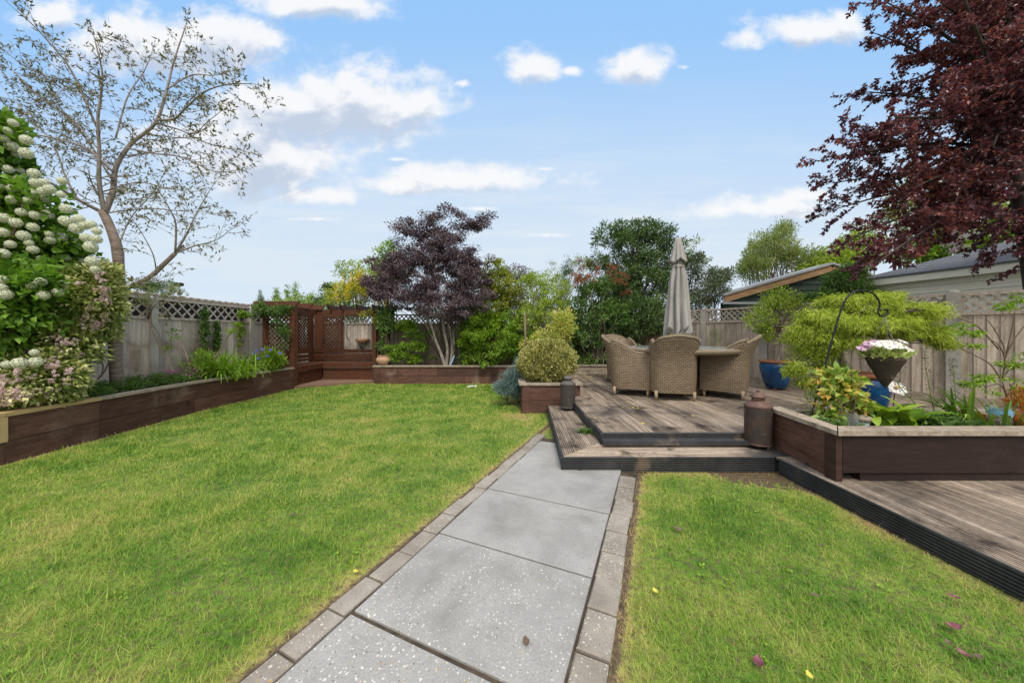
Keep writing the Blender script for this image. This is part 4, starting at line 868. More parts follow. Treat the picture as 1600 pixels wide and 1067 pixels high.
m_cream = surf('cream_shiplap', [(.66, .63, .52), (.73, .70, .585), (.77, .745, .63)], 2, (.4, .4, 4), .7, .15, .15)
m_felt = surf('roof_felt', [(.075, .078, .09), (.105, .108, .12), (.145, .148, .16)], 8, rough=.9, bmp=.5, tint=0, fine=50)
cs_ = thing('neighbour_garage', 'cream boarded outbuilding with a dark felt roof behind the right fence', 'outbuilding', (8, 5, 0))
p0, p1 = Vector((7.30, 6.95, 0)), Vector((8.55, 2.2, 0)); d = (p1 - p0).normalized(); n_ = Vector((-d.y, d.x, 0)); n_ = n_ if n_.x > 0 else -n_
mb = MB(); z_ = 1.0
for k in range(9):
    h0, h1 = 1.0 + k * .135, 1.0 + (k + 1) * .135 - .004
    a_, b_ = p0 + n_ * .14 + d * .1, p1 + n_ * .14
    mb.hexa([a_ - n_ * .0 + Vector((0, 0, h0)), b_ + Vector((0, 0, h0)), b_ + n_ * .1 + Vector((0, 0, h0)), a_ + n_ * .1 + Vector((0, 0, h0)), a_ + n_ * .012 + Vector((0, 0, h1)), b_ + n_ * .012 + Vector((0, 0, h1)), b_ + n_ * .1 + Vector((0, 0, h1)), a_ + n_ * .1 + Vector((0, 0, h1))], rb.random())
mb.build('boarded_wall', m_cream, cs_)
mb = MB(); mb.bar(p0 + Vector((0, 0, 2.245)), p1 + Vector((0, 0, 2.245)), .03, .14, tint=.8); mb.build('fascia_board', m_cream, cs_)
mb = MB(); a_, b_ = p0 - d * .05 - n_ * .04 + Vector((0, 0, 2.33)), p1 - n_ * .04 + Vector((0, 0, 2.33)); c_, e_ = b_ + n_ * 2.6 + Vector((0, 0, .78)), a_ + n_ * 2.6 + d * 1.3 + Vector((0, 0, .78)); th = Vector((0, 0, -.03))
mb.hexa([a_ + th, b_ + th, c_ + th, e_ + th, a_, b_, c_, e_], .5); mb.add([a_ + th * .5, e_ + th * .5, e_ + n_ * 2.6 + Vector((0, 0, -.78)) - d * 1.3 + th * .5], [(0, 1, 2)], .4); mb.build('roof', m_felt, cs_)
# ================================================================ plants
m_bark = surf('grey_bark', [(.13, .105, .088), (.24, .205, .18), (.35, .315, .285)], 7, (4, 4, 1.2), .85, .6, .2, stain=(.10, .11, .05), stain_scale=3, stain_rng=(.6, .75))
m_barkc = surf('ringed_cherry_bark', [(.13, .09, .07), (.22, .165, .135), (.33, .29, .26)], 7, (1, 1, 7), .7, .5, .2, stain=(.11, .075, .055), stain_scale=4, stain_rng=(.55, .75))
m_barkd = surf('dark_bark', [(.035, .025, .02), (.06, .045, .038), (.09, .07, .06)], 7, (3, 3, 1), .85, .5, .2)
m_twig = surf('brown_twig', [(.11, .075, .05), (.20, .15, .105)], 9, rough=.8, tint=0, bmp=.2)
m_stick = surf('tan_stem', [(.20, .155, .105), (.33, .265, .19)], 9, rough=.8, tint=0, bmp=.2)
def g3(a, b, c): return [a, b, c]
L_vib = leafmat('viburnum_leaf', g3((.036, .085, .008), (.085, .165, .018), (.16, .26, .036)), gain=1.6)
L_wei = leafmat('variegated_weigela_leaf', [(.05, .085, .015), (.12, .165, .032), (.27, .29, .09), (.50, .48, .26)])
L_fresh = leafmat('fresh_green_leaf', g3((.05, .105, .009), (.125, .215, .018), (.24, .33, .045)))
L_gold = leafmat('golden_leaf', g3((.065, .085, .010), (.17, .20, .022), (.34, .33, .06)))
L_lime = leafmat('lime_leaf', g3((.085, .13, .012), (.19, .26, .03), (.34, .40, .085)))
L_dark = leafmat('dark_evergreen_leaf', g3((.026, .055, .016), (.062, .11, .03), (.14, .20, .07)), trans=.15, rough=.35, spec=.5)
L_mid = leafmat('mid_green_leaf', g3((.030, .065, .014), (.07, .13, .026), (.14, .21, .055)))
L_olive = leafmat('grey_olive_leaf', g3((.045, .062, .032), (.085, .11, .055), (.15, .18, .10)), trans=.18)
L_bronze = leafmat('bronze_maple_leaf', g3((.026, .017, .023), (.075, .050, .060), (.17, .125, .135)), trans=.15)
L_plum = leafmat('purple_plum_leaf', [(.026, .010, .016), (.064, .023, .032), (.122, .040, .043), (.22, .07, .044)], trans=.30, rough=.33, spec=.55)
L_maple = leafmat('laceleaf_maple_leaf', g3((.115, .160, .014), (.25, .315, .034), (.42, .46, .10)), trans=.32)
L_bare = leafmat('young_cherry_leaf', g3((.055, .055, .022), (.11, .105, .045), (.17, .15, .08)), trans=.2)
L_box = leafmat('cream_edged_leaf', [(.05, .075, .015), (.14, .165, .035), (.33, .31, .10), (.55, .49, .25)], trans=.2)
L_blue = leafmat('blue_spruce_needle', g3((.045, .075, .066), (.10, .155, .145), (.19, .27, .26)), trans=.08)
L_autumn = leafmat('yellowing_leaf', [(.05, .10, .015), (.085, .155, .022), (.14, .22, .03), (.20, .27, .045), (.36, .35, .08), (.50, .33, .07), (.45, .16, .05)], trans=.25, rough=.4)
L_red = leafmat('red_tipped_leaf', g3((.11, .042, .020), (.185, .075, .036), (.23, .12, .06)))
L_pieris = leafmat('pieris_leaf', [(.11, .16, .022), (.24, .29, .045), (.42, .43, .12), (.52, .34, .10)])
L_fern = leafmat('rusty_fern_leaf', g3((.13, .045, .015), (.30, .11, .03), (.30, .22, .04)))
L_will = leafmat('pale_willow_leaf', g3((.09, .12, .03), (.17, .21, .06), (.27, .31, .12)))
L_grass = leafmat('strap_leaf', g3((.035, .08, .01), (.085, .16, .02), (.19, .26, .05)), trans=.2)
P_white = leafmat('white_floret', g3((.42, .46, .28), (.60, .61, .47), (.74, .73, .64)), trans=.2, gain=1.0)
P_pink = leafmat('pale_pink_petal', g3((.48, .26, .30), (.66, .48, .49), (.78, .68, .65)), trans=.25, gain=1.0)
P_mag = leafmat('magenta_petal', g3((.19, .02, .13), (.33, .05, .24), (.45, .13, .35)), trans=.2, gain=1.0)
P_blue = leafmat('violet_blue_petal', g3((.09, .09, .40), (.16, .15, .55), (.28, .26, .66)), trans=.2, gain=1.0)
P_yel = leafmat('laburnum_petal', g3((.42, .32, .01), (.62, .48, .02), (.74, .62, .08)), trans=.25, gain=1.0)
P_lil = leafmat('lilac_petal', g3((.32, .24, .33), (.48, .38, .46), (.60, .52, .56)), trans=.2, gain=1.0)
P_daisy = leafmat('daisy_petal', g3((.55, .52, .50), (.76, .75, .72), (.86, .85, .82)), trans=.2, gain=1.0)
P_dpink = leafmat('pink_daisy_petal', g3((.42, .22, .36), (.56, .36, .50), (.66, .50, .60)), trans=.2, gain=1.0)

VR = np.random.default_rng(11)
def leaf_arrays(P_, D, L, W, rg, fold=.25, widest=.42, curl=.12):
    n = len(P_); D = nrm(D); r = rg.normal(size=(n, 3)); r[:, 2] += 1.2
    S = nrm(np.cross(D, r)); N = np.cross(S, D); L = np.broadcast_to(np.asarray(L, float), (n,))[:, None]; W = np.broadcast_to(np.asarray(W, float), (n,))[:, None]
    V = np.empty((n, 4, 3)); m = P_ + D * L * widest
    V[:, 0] = P_; V[:, 1] = m + S * W / 2 + N * W * fold; V[:, 2] = P_ + D * L - N * L * curl; V[:, 3] = m - S * W / 2 + N * W * fold
    return V
def leaf_mesh(name, V, tint, mat, parent, k=4):
    n = len(V); b = (np.arange(n) * 4)[:, None]; T = np.concatenate([b + [0, 1, 2], b + [0, 2, 3]], 1).reshape(-1, 3)
    return npmesh(name, V.reshape(-1, 3), T, np.repeat(np.clip(tint, 0, 1), 4), mat, parent)
def E(px, py, Y, rx, ry, depth=None):
    k = Y / F; W = rx * k; t = abs(px - 800) / F; d = depth if depth else (rx * k + ry * k) / 2
    d = min(d, .78 * W / max(t, .05)); return (np.array(at(px, py, Y)), np.array([math.sqrt(W * W - (t * d) ** 2), d, ry * k]))   # a wide lens stretches what lies off its axis
def rdir(rg, n): return nrm(rg.normal(size=(n, 3)))
def front_hit(px, py, ells):
    o = np.array([0, 0, CH]); d = np.array([(px - 800) / F, 1, -(py - HY) / F]); best = None
    for c, r in ells:
        oc = (o - c) / r; dd = d / r; A = dd @ dd; B = 2 * oc @ dd; C = oc @ oc - 1; q = B * B - 4 * A * C
        if q > 0:
            t = (-B - math.sqrt(q)) / (2 * A)
            if best is None or t < best: best = t
    return None if best is None else Vector(o + d * best)
def clump_points(ells, K, rg, bias=.42, zmin=None, flat=1):
    vol = np.array([(r[0] * r[1] * r[2]) ** (2 / 3) for _, r in ells]); pick = rg.choice(len(ells), K, p=vol / vol.sum())
    u = rdir(rg, K) * (rg.random(K) ** bias)[:, None]
    C = np.array([e[0] for e in ells])[pick] + u * np.array([e[1] for e in ells])[pick]; O = np.array([e[0] for e in ells])[pick]
    if zmin is not None: C[:, 2] = np.maximum(C[:, 2], zmin)
    return C, O
def spray(C, O, n, sr, L, W, rg, outw=.5, up=.15, jit=.8, flat=.75, fold=.25, cvar=.14, lvar=.2, power=.45, widest=.42, curl=.12):
    k = rg.integers(0, len(C), n); s = rg.uniform(*sr, len(C))[k]; u = rdir(rg, n) * (rg.random(n) ** power)[:, None]; u[:, 2] *= flat
    P_ = C[k] + u * s[:, None]; D = nrm(C[k] - O[k] + 1e-4) * outw + u * .7 + rg.normal(size=(n, 3)) * jit * .5; D[:, 2] += up
    tint = .48 + rg.normal(0, cvar, len(C))[k] + rg.normal(0, lvar, n)
    V = leaf_arrays(P_, D, L * rg.uniform(.65, 1.25, n), W * rg.uniform(.7, 1.2, n), rg, fold, widest, curl)
    return V, tint
def stems_to(mb, base, C, rg, k, r0, wig=.08, spread=.06):
    base = np.array(base); idx = rg.choice(len(C), min(k, len(C)), replace=False)
    for i in idx:
        c = C[i]; b = base + np.array([*rg.normal(0, spread, 2), 0]); m1 = b * .65 + c * .35 + rg.normal(0, wig, 3) + [0, 0, .12 * (c[2] - b[2])]; m2 = b * .3 + c * .7 + rg.normal(0, wig, 3) + [0, 0, .05 * (c[2] - b[2])]
        mb.tube(smooth_line([b, m1, m2, c], 3), list(np.linspace(r0 * rg.uniform(.6, 1.1), r0 * .22, 10)), 5)
def plant(name, label, cat, base, ells, mat, n, L, W, K=40, sr=(.1, .2), stems=8, r0=.012, bark=None, seed=0, group=None, zmin=None, bias=.42, spread=.06, part='foliage', wig=.08, sbase=None, **kw):
    rg = np.random.default_rng(1000 + seed); t = thing(name, label, cat, base, group)
    C, O = clump_points(ells, K, rg, bias, zmin); V, tint = spray(C, O, n, sr, L, W, rg, **kw)
    if zmin is not None: V[:, :, 2] = np.maximum(V[:, :, 2], zmin - .05)
    leaf_mesh(part, V, tint, mat, t)
    if stems:
        mb = MB(); stems_to(mb, base if sbase is None else sbase, C, rg, stems, r0, wig, spread); mb.build('stem', bark or m_twig, t, True)
    return t, C, O, rg

# ---- the left bed: viburnum, weigela, bare cherry, herbs
ve = [E(-10, 300, 3.5, 56, 105, .55), E(38, 375, 3.55, 62, 90, .6), E(95, 405, 3.85, 46, 46, .45), E(0, 470, 3.25, 74, 75, .55), E(45, 455, 3.35, 66, 45, .4), E(-60, 420, 3.4, 90, 190, .6), E(5, 215, 3.45, 22, 32, .25), E(20, 562, 3.1, 20, 18, .2)]
vt, C, O, rg = plant('viburnum', 'tall shrub covered with white snowball flower heads at the near end of the left bed', 'shrub', (-5.2, 3.25, .4), ve, L_vib, 15000, .085, .062, K=150, sr=(.12, .24), stems=16, r0=.025, seed=1, outw=.7, up=-.05, fold=.2)
mb = MB(); rr = random.Random(2)
for k in range(46):
    zf = 1 - 2 * (k + .5) / 46; a_ = k * 2.39996; s_ = math.sqrt(1 - zf * zf); nv = Vector((s_ * math.cos(a_), s_ * math.sin(a_), zf)); petals(mb, Vector((nv.x * .9, nv.y * .9, nv.z * .95)), nv, .30, 5, .26, .12, .5, .4, rr)
mb.lathe((0, 0, 0), [(.001, -.68), (.55, -.5), (.82, 0), (.55, .5), (.001, .68)], 12, .2)
proto = None
hp_ = [(25, 60), (15, 90), (50, 30), (100, 95), (45, 120), (60, 150), (100, 145), (30, 205), (75, 210), (130, 222), (70, 242), (0, 272), (42, 278), (95, 243), (135, 258), (170, 255), (120, 298), (165, 290), (235, 250), (232, 302), (188, 282), (45, 320), (170, 318), (105, 325), (250, 355), (80, 368), (132, 380), (15, 390), (60, 408), (125, 425), (180, 378), (10, 445), (185, 452), (190, 475), (232, 462), (275, 470), (40, 490), (90, 458), (110, 485), (125, 510), (155, 545), (12, 525), (250, 402), (300, 395), (320, 420), (325, 465), (312, 492), (367, 440), (365, 470), (345, 415), (310, 555), (350, 555), (360, 585), (257, 545), (242, 580), (275, 610), (300, 600), (10, 625), (5, 655), (22, 680), (120, 645), (155, 632), (165, 682), (218, 672), (240, 640), (25, 945), (72, 940), (133, 937), (130, 900), (290, 430), (345, 500)]
for i, (a_, b_) in enumerate(hp_):
    px, py = a_ * .412, 180 + b_ * .412; h = front_hit(px, py, ve); h = h if h else at(px, py, 3.2)
    dir_ = (h - Vector((0, 0, CH))).normalized(); h = h - dir_ * .06
    if proto is None: fo = proto = mb.build('flower_head', P_white, vt, local=True)
    else: fo = proto.copy(); col.objects.link(fo)
    fo.parent = vt; fo.location = h - wloc(vt); fo.scale = [rr.uniform(.033, .052)] * 3; fo.rotation_euler = (rr.uniform(-.5, .5), rr.uniform(-.5, .5), rr.uniform(0, 6))
we = [E(146, 462, 3.75, 40, 50, .4), E(164, 448, 3.85, 22, 40, .3), E(106, 530, 3.6, 46, 42, .45), E(60, 590, 3.38, 70, 36, .45), E(150, 490, 3.8, 36, 36, .3), E(88, 590, 3.45, 36, 30, .3), E(10, 612, 3.15, 50, 24, .3)]
wt, C, O, rg = plant('weigela', 'spreading cream edged shrub with pale pink blossom below the white snowball shrub', 'shrub', (-5.1, 3.7, .4), we, L_wei, 22000, .056, .026, K=230, sr=(.09, .18), stems=26, r0=.014, seed=2, outw=.8, up=-.1, zmin=.42, lvar=.27)
proto = None; mb = MB(); rr = random.Random(5)
for k in range(13): petals(mb, (rr.uniform(-1, 1), rr.uniform(-1, 1), rr.uniform(-.8, .8)), (rr.uniform(-1, 1), rr.uniform(-1.4, .2), rr.uniform(-.3, 1)), .48, 5, .32, .25, rr.uniform(.3, .9), .2, rr)
wr = np.random.default_rng(8); cnt = 0
for _ in range(900):
    if cnt >= 84: break
    e = we[wr.integers(0, len(we))]; px = 800 + e[0][0] / e[0][1] * F + wr.uniform(-1, 1) * e[1][0] / e[0][1] * F; py = HY - (e[0][2] - CH) / e[0][1] * F + wr.uniform(-1, 1) * e[1][2] / e[0][1] * F
    if py < 400 or py > 632 or px < -10: continue
    if 445 < py < 530 and px < 130 and wr.random() < .8: continue
    h = front_hit(px, py, we)
    if h is None or h.z < .47: continue
    h -= (h - Vector((0, 0, CH))).normalized() * .05
    if proto is None: fo = proto = mb.build('flower_cluster', P_pink, wt, local=True)
    else: fo = proto.copy(); col.objects.link(fo)
    fo.parent = wt; fo.location = h - wloc(wt); fo.scale = [wr.uniform(.022, .040)] * 3; fo.rotation_euler = (wr.uniform(-1, 1), wr.uniform(-1, 1), wr.uniform(-1, 1)); cnt += 1

def grow(limbs, rg, mb, spacing, lenr, droop, leaf_step, L, leaf_n, sub=(2, 4), start=.0, tip=.6, fork=1.0, upk=.1):
    """side twigs and their shoots along every limb; returns leaf bases and directions"""
    LP, LD = [], []
    def leaves_on(p, d, k):
        for _ in range(k):
            LP.append(p + rg.normal(0, .006, 3)); LD.append(nrm(d * .6 + rg.normal(0, .6, 3)))
    def twig(p, d, ln, r, level):
        m = 4; pts = [p]; dd = d.copy()
        for i in range(m):
            dd = nrm(dd + rg.normal(0, .16, 3) + np.array([0, 0, droop * (1 if level else .4)])); pts.append(pts[-1] + dd * ln / m)
        mb.tube(pts, list(np.linspace(r, r * .35, m + 1)), 4 if level == 0 else 3, cap=False)
        tot = ln; q = rg.uniform(.01, leaf_step)
        while q < tot:
            i = min(m - 1, int(q / tot * m)); f = q / tot * m - i; pos = pts[i] * (1 - f) + pts[i + 1] * f
            if q > tot * .12: leaves_on(pos, nrm(pts[i + 1] - pts[i]), leaf_n if rg.random() < .8 else leaf_n * 2)
            q += leaf_step * rg.uniform(.6, 1.5)
        leaves_on(pts[-1], dd, leaf_n + 2)
        if level == 0:
            for _ in range(rg.integers(*sub)):
                i = rg.integers(1, m); a_ = nrm(rg.normal(size=3)); sd_ = nrm(nrm(pts[i + 1] - pts[i]) + a_ * fork); twig(pts[i], sd_, ln * rg.uniform(.3, .6), r * .6, 1)
    for pts, r0, r1, dens in limbs:
        P_ = [np.array(q) for q in smooth_line(pts, 5)]; mb.tube(P_, list(np.linspace(r0, r1, len(P_))), 7 if r0 > .02 else 5)
        seg = np.cumsum([0] + [np.linalg.norm(b - a) for a, b in zip(P_, P_[1:])]); s_ = seg[-1] * start + .1
        while s_ < seg[-1] and dens > 0:
            i = min(len(P_) - 2, np.searchsorted(seg, s_) - 1); f = (s_ - seg[i]) / max(1e-6, seg[i + 1] - seg[i]); pos = P_[i] * (1 - f) + P_[i + 1] * f; dl = nrm(P_[i + 1] - P_[i])
            a_ = nrm(np.cross(dl, rg.normal(size=3))); d = nrm(dl * rg.uniform(.35, .9) + a_ * rg.uniform(.5, 1.0) + np.array([0, 0, upk]))
            twig(pos, d, rg.uniform(*lenr) * (1.1 - .35 * s_ / seg[-1]), max(.0028, (r0 + (r1 - r0) * s_ / seg[-1]) * .30), 0); s_ += spacing / dens * rg.uniform(.6, 1.4)
        twig(P_[-1], nrm(P_[-1] - P_[-2]), tip * rg.uniform(.6, 1.1), max(.003, r1 * .8), 0)
    return np.array(LP), np.array(LD)
YT = 4.35; rg = np.random.default_rng(21)
def limb(pxs, dy, r0, r1, dens=1): return ([at(x_ if x_ < 250 else 250 + (x_ - 250) * .88, y_, YT + dy * i / max(1, len(pxs) - 1)) for i, (x_, y_) in enumerate(pxs)], r0 * .68, r1 * .75, dens)
ct = thing('cherry_tree', 'nearly bare grey cherry tree with sparse brownish young leaves rising from the left bed', 'tree', (at(186, 604, YT).x, YT, .4))
mb = MB(); mb.tube(smooth_line([at(187, 612, YT), at(183, 590, YT), at(180, 520, YT), at(186, 455, YT), at(184, 395, YT), at(172, 355, YT), at(160, 330, YT)], 4), list(np.linspace(.070, .044, 25)), 14)
vs = np.array(mb.v); vs += rg.normal(0, .002, vs.shape); mb.v = [tuple(q) for q in vs]; mb.build('trunk', m_barkc, ct, True)
limbs = [limb([(163, 334), (155, 285), (155, 235), (153, 185), (160, 120), (148, 62)], -.25, .040, .008), limb([(163, 334), (176, 300), (181, 262), (205, 225), (243, 192), (262, 140), (275, 95), (296, 40)], .35, .052, .008, 1.2),
    limb([(247, 188), (275, 186), (300, 165), (333, 142), (372, 132), (412, 131)], -.4, .022, .006, 1.3), limb([(243, 192), (290, 205), (340, 226), (400, 236)], .5, .016, .005, 1.2), limb([(262, 140), (305, 118), (345, 118), (375, 112)], .4, .014, .005),
    limb([(158, 331), (122, 312), (90, 292), (60, 275), (34, 254)], -.5, .034, .010), limb([(120, 311), (100, 270), (85, 228), (50, 188)], .3, .018, .006), limb([(178, 270), (138, 234), (90, 218), (32, 205), (-25, 185)], -.6, .022, .007), limb([(176, 282), (120, 198), (60, 150), (0, 90)], .7, .020, .006),
    limb([(152, 200), (112, 112), (85, 76), (52, 40), (22, 14)], -.5, .020, .005, 1.2), limb([(200, 232), (240, 240), (290, 246), (346, 268), (388, 266)], -.5, .018, .005, 1.2), limb([(181, 456), (206, 447), (235, 432), (258, 412), (277, 396)], .15, .045, .034, 0),
    limb([(277, 396), (300, 362), (315, 333), (342, 292)], .3, .022, .006, 1.2), limb([(277, 396), (278, 350), (266, 325), (250, 300)], -.3, .018, .005, 1.2), limb([(278, 396), (310, 385), (350, 375), (376, 358)], .2, .016, .005, 1.2), limb([(166, 333), (230, 326), (290, 330), (335, 330)], -.4, .014, .004), limb([(183, 390), (205, 340), (240, 300), (262, 262)], .5, .014, .005), limb([(181, 215), (200, 150), (225, 112), (240, 75)], .6, .016, .005),
    limb([(155, 235), (110, 185), (60, 165), (-10, 150)], .5, .014, .004), limb([(150, 150), (110, 130), (50, 110), (-20, 60)], .3, .012, .004), limb([(245, 430), (240, 400), (225, 370), (212, 350)], -.3, .012, .004, .8), limb([(230, 210), (300, 215), (335, 190), (372, 165)], .2, .012, .004), limb([(160, 300), (215, 285), (265, 295), (310, 300)], -.2, .012, .004), limb([(210, 450), (235, 440), (258, 440), (275, 448)], -.4, .01, .004)]
mb = MB(); LP, LD = grow(limbs, rg, mb, .105, (.18, .52), -.03, .075, .045, 2, sub=(2, 5), fork=.9, tip=.22)
mb.build('branch', m_bark, ct, True)
keep = rg.random(len(LP)) < .42 + .3 * (LP[:, 2] > 3.6); LP, LD = LP[keep], LD[keep]
leaf_mesh('foliage', leaf_arrays(LP, LD, .055 * rg.uniform(.6, 1.3, len(LP)), .017 * rg.uniform(.7, 1.3, len(LP)), rg), .5 + rg.normal(0, .24, len(LP)), L_bare, ct)

o, *_ = plant('ground_cover', 'low mat of small green leaves at the foot of the cherry tree', 'ground cover', (-5.1, 4.2, .4), [E(180, 605, 4.25, 55, 9, .35), E(250, 596, 4.75, 45, 8, .3), E(135, 617, 3.8, 45, 9, .35), E(215, 598, 4.9, 60, 8, .2)], L_mid, 9000, .032, .013, K=160, sr=(.05, .10), stems=0, seed=5, up=.7, zmin=.42)
t, C, O, rg = plant('aubretia', 'patch of small magenta flowers in the left bed beyond the cherry trunk', 'flower', (-5.05, 4.9, .4), [E(265, 592, 4.95, 44, 7, .28), E(290, 588, 5.1, 28, 6, .2)], L_mid, 3000, .03, .011, K=90, sr=(.05, .1), stems=0, seed=6, up=.6, zmin=.42)
mb = MB(); rr = random.Random(9)
for k in range(150):
    c = C[rr.randrange(len(C))] + np.array([rr.gauss(0, .05), rr.gauss(0, .05), rr.uniform(.03, .10)]); petals(mb, c, (rr.uniform(-.5, .7), -.8, .8), .013, 4, .013, .1, .5, .4, rr)
mb.build('flowers', P_mag, t)
def arcs(name, part, label, cat, base, mat, n, Lr, w, seed, spread=.1, lean=(.3, 1.2), az=None, seg=7, group=None, grav=1.0, root=None, fold=.25):
    """long leaves that spring from the base and arch over"""
    rg = np.random.default_rng(seed); t = root or thing(name, label, cat, base, group); V = []; T = []; ti = []; b0 = 0
    for i in range(n):
        a_ = rg.uniform(0, 2 * math.pi) if az is None else rg.uniform(*az); le = rg.uniform(*lean); L = rg.uniform(*Lr); p = np.array(base) + np.array([*rg.normal(0, spread, 2), 0]); tl = np.clip(.5 + rg.normal(0, .22), 0, 1)
        h = np.array([math.cos(a_), math.sin(a_), 0]); s_ = np.array([-math.sin(a_), math.cos(a_), 0]); th = math.pi / 2 - le * .5; row = []
        for k in range(seg + 1):
            f = k / seg; ww = w * (math.sin(math.pi * min(1, .12 + f * .88)) ** .7) * (1 - .25 * f); d = h * math.cos(th) + np.array([0, 0, 1]) * math.sin(th); nv = np.cross(s_, d)
            row += [p - s_ * ww / 2 + nv * ww * fold * -1, p.copy(), p + s_ * ww / 2 + nv * ww * fold * -1]; p = p + d * L / seg; th -= le * 1.5 / seg * grav * (.4 + 1.2 * f)
        V += row; ti += [tl] * len(row)
        for k in range(seg):
            for c in range(2): q = b0 + k * 3 + c; T.append((q, q + 1, q + 4, q + 3))
        b0 += len(row)
    npmesh(part, V, T, ti, mat, t, True); return t
arcs('montbretia', 'foliage', 'arching clump of bright green narrow leaves spilling over the coping of the left bed', 'plant', (-4.98, 5.75, .42), L_fresh, 330, (.35, .68), .026, 31, .17, (.5, 1.7))
plant('ground_cover', 'pale green weedy tuft beside the arching clump in the left bed', 'plant', (-5.2, 5.3, .4), [E(318, 570, 5.35, 18, 18, .2)], L_fresh, 700, .06, .016, K=30, sr=(.06, .12), stems=8, r0=.005, seed=7, up=.5)
t, C, O, rg = plant('perennial_cornflower', 'leafy clump with a few violet blue flowers by the left arbour post', 'flower', (-4.98, 6.7, .42), [E(428, 562, 6.7, 24, 17, .3), E(405, 568, 6.6, 14, 10, .2)], L_fresh, 2200, .075, .022, K=60, sr=(.06, .13), stems=14, r0=.006, seed=8, up=.35)
for px, py in ((401, 548), (411, 546), (423, 547), (410, 568), (397, 552), (438, 552), (418, 556), (404, 560)):
    mb = MB(); petals(mb, at(px, py, 6.45), (.3, -.9, .5), .034, 8, .018, .25, .5, .3, rr); petals(mb, at(px, py, 6.44), (.3, -.9, .5), .018, 6, .014, .4, .3, .3, rr)
    mb.build('flower', P_blue, t)
stems_px = [[(272, 584), (262, 565), (250, 542), (240, 520), (231, 498), (229, 470)], [(298, 578), (291, 555), (284, 538), (275, 523)], [(320, 593), (333, 565), (345, 545), (356, 526), (370, 510)]]
labs = ['thin curved bare stem crossing in front of the first concrete post in the left bed', 'short leaning cut stem with one tuft of leaves in front of the left fence', 'long bare stem leaning to the right through the arching clump in the left bed']
for i, (px, lab) in enumerate(zip(stems_px, labs)):
    Yb = (5.15, 5.25, 5.45)[i]; t = thing('pruned_shrub', lab, 'shrub', at(*px[0], Yb), 'pruned shrub stems in the left bed'); mb = MB(); ln = smooth_line([at(*q, Yb) for q in px]); mb.tube(ln, list(np.linspace(.014, .008, len(ln))), 7); mb.build('stem', m_stick, t, True)
    tips = [[(262, 545), (229, 468), (220, 472), (237, 455), (258, 462), (212, 448), (270, 452)], [(271, 520), (274, 530)], [(371, 508), (362, 518)]][i]; rg = np.random.default_rng(60 + i)
    C = np.array([at(*q, Yb - .03) for q in tips]); V, ti = spray(C, C - [0, 0, .1], (330, 60, 90)[i], (.03, .11), .05, .02, rg, up=.1); leaf_mesh('foliage', V, ti, (L_will, L_fresh, L_fresh)[i], t)
    if i == 0:
        mb = MB(); stems_to(mb, at(231, 498, Yb), C, rg, 6, .008, .03, .005); mb.build('twig', m_twig, t, True)
for i, (y_, z0, z1, lab) in enumerate(((6.05, .42, 1.62, 'narrow column of ivy climbing the left fence, the first from the concrete post'), (6.30, .42, 1.42, 'shorter middle column of ivy climbing the left fence'), (6.86, .42, 1.62, 'column of ivy with a bright leafy top beside the second concrete post'))):
    t, C, O, rg = plant('ivy', lab, 'climber', (-5.66, y_, .42), [(np.array([-5.64, y_, (z0 + z1) / 2 + .25]), np.array([.035, .045, (z1 - z0) / 2 - .18]))] + ([(np.array([-5.58, y_, 1.6]), np.array([.08, .11, .05]))] if i == 2 else []), L_mid if i < 2 else L_fresh, 800, .048, .034, K=60, sr=(.02, .042), stems=7, r0=.006, seed=70 + i, group='columns of ivy on the left fence', up=-.3, wig=.02, spread=.02)
plant('climbing_rose', 'climbing rose trained over the lattice on the left side of the arbour', 'climber', (-5.1, 7.12, .42), [E(440, 485, 7.12, 20, 9, .12), E(408, 486, 7.1, 14, 12, .15), E(432, 505, 7.12, 14, 18, .08), E(447, 525, 7.08, 8, 25, .07), E(425, 482, 7.1, 28, 8, .14)], L_mid, 1900, .052, .030, K=80, sr=(.05, .12), stems=14, r0=.008, seed=9, wig=.05)

# ---- the back bed
def px_of(x, y, ox, oy, s): return ox + x * s, oy + y * s
def c2(x, y, Y, rx, ry, d=None): return E(350 + x * .3187, 300 + y * .3187, Y, rx * .3187, ry * .3187, d)
me_ = [c2(760, 455, 8.2, 110, 75), c2(960, 400, 8.4, 190, 120), c2(1150, 440, 8.4, 120, 100), c2(1080, 290, 8.4, 150, 110), c2(900, 500, 8.0, 170, 45), c2(1080, 500, 8.0, 150, 50), c2(880, 170, 8.4, 55, 45), c2(1090, 120, 8.4, 70, 50), c2(1230, 150, 8.4, 80, 30), c2(980, 210, 8.4, 90, 60), c2(760, 350, 8.5, 70, 50), c2(690, 440, 8.3, 50, 25), c2(1200, 330, 8.4, 70, 80), c2(840, 400, 8.4, 90, 90), c2(860, 300, 8.5, 70, 60), c2(980, 480, 8.0, 120, 60), c2(1010, 130, 8.4, 50, 50), c2(1000, 300, 8.5, 120, 90), c2(1160, 215, 8.4, 80, 45), c2(1030, 210, 8.4, 70, 55), c2(1200, 165, 8.4, 60, 26), E(640, 468, 8.0, 56, 20), E(700, 480, 7.9, 64, 17), E(742, 465, 8.0, 36, 26), E(604, 455, 8.2, 34, 22), E(738, 428, 8.3, 34, 44), E(715, 492, 7.95, 44, 10), E(758, 345, 8.4, 16, 9)]
mt, C, O, rg = plant('purple_maple', 'dark purple leaved maple with several pale stems standing in the back bed', 'tree', (-1.62, 8.2, .36), me_, L_bronze, 62000, .066, .024, K=620, sr=(.09, .23), stems=40, r0=.010, seed=20, up=-.25, outw=.55, jit=1.1, cvar=.18, lvar=.24, bark=m_barkd, spread=.05, bias=.5, wig=.12, flat=.6)
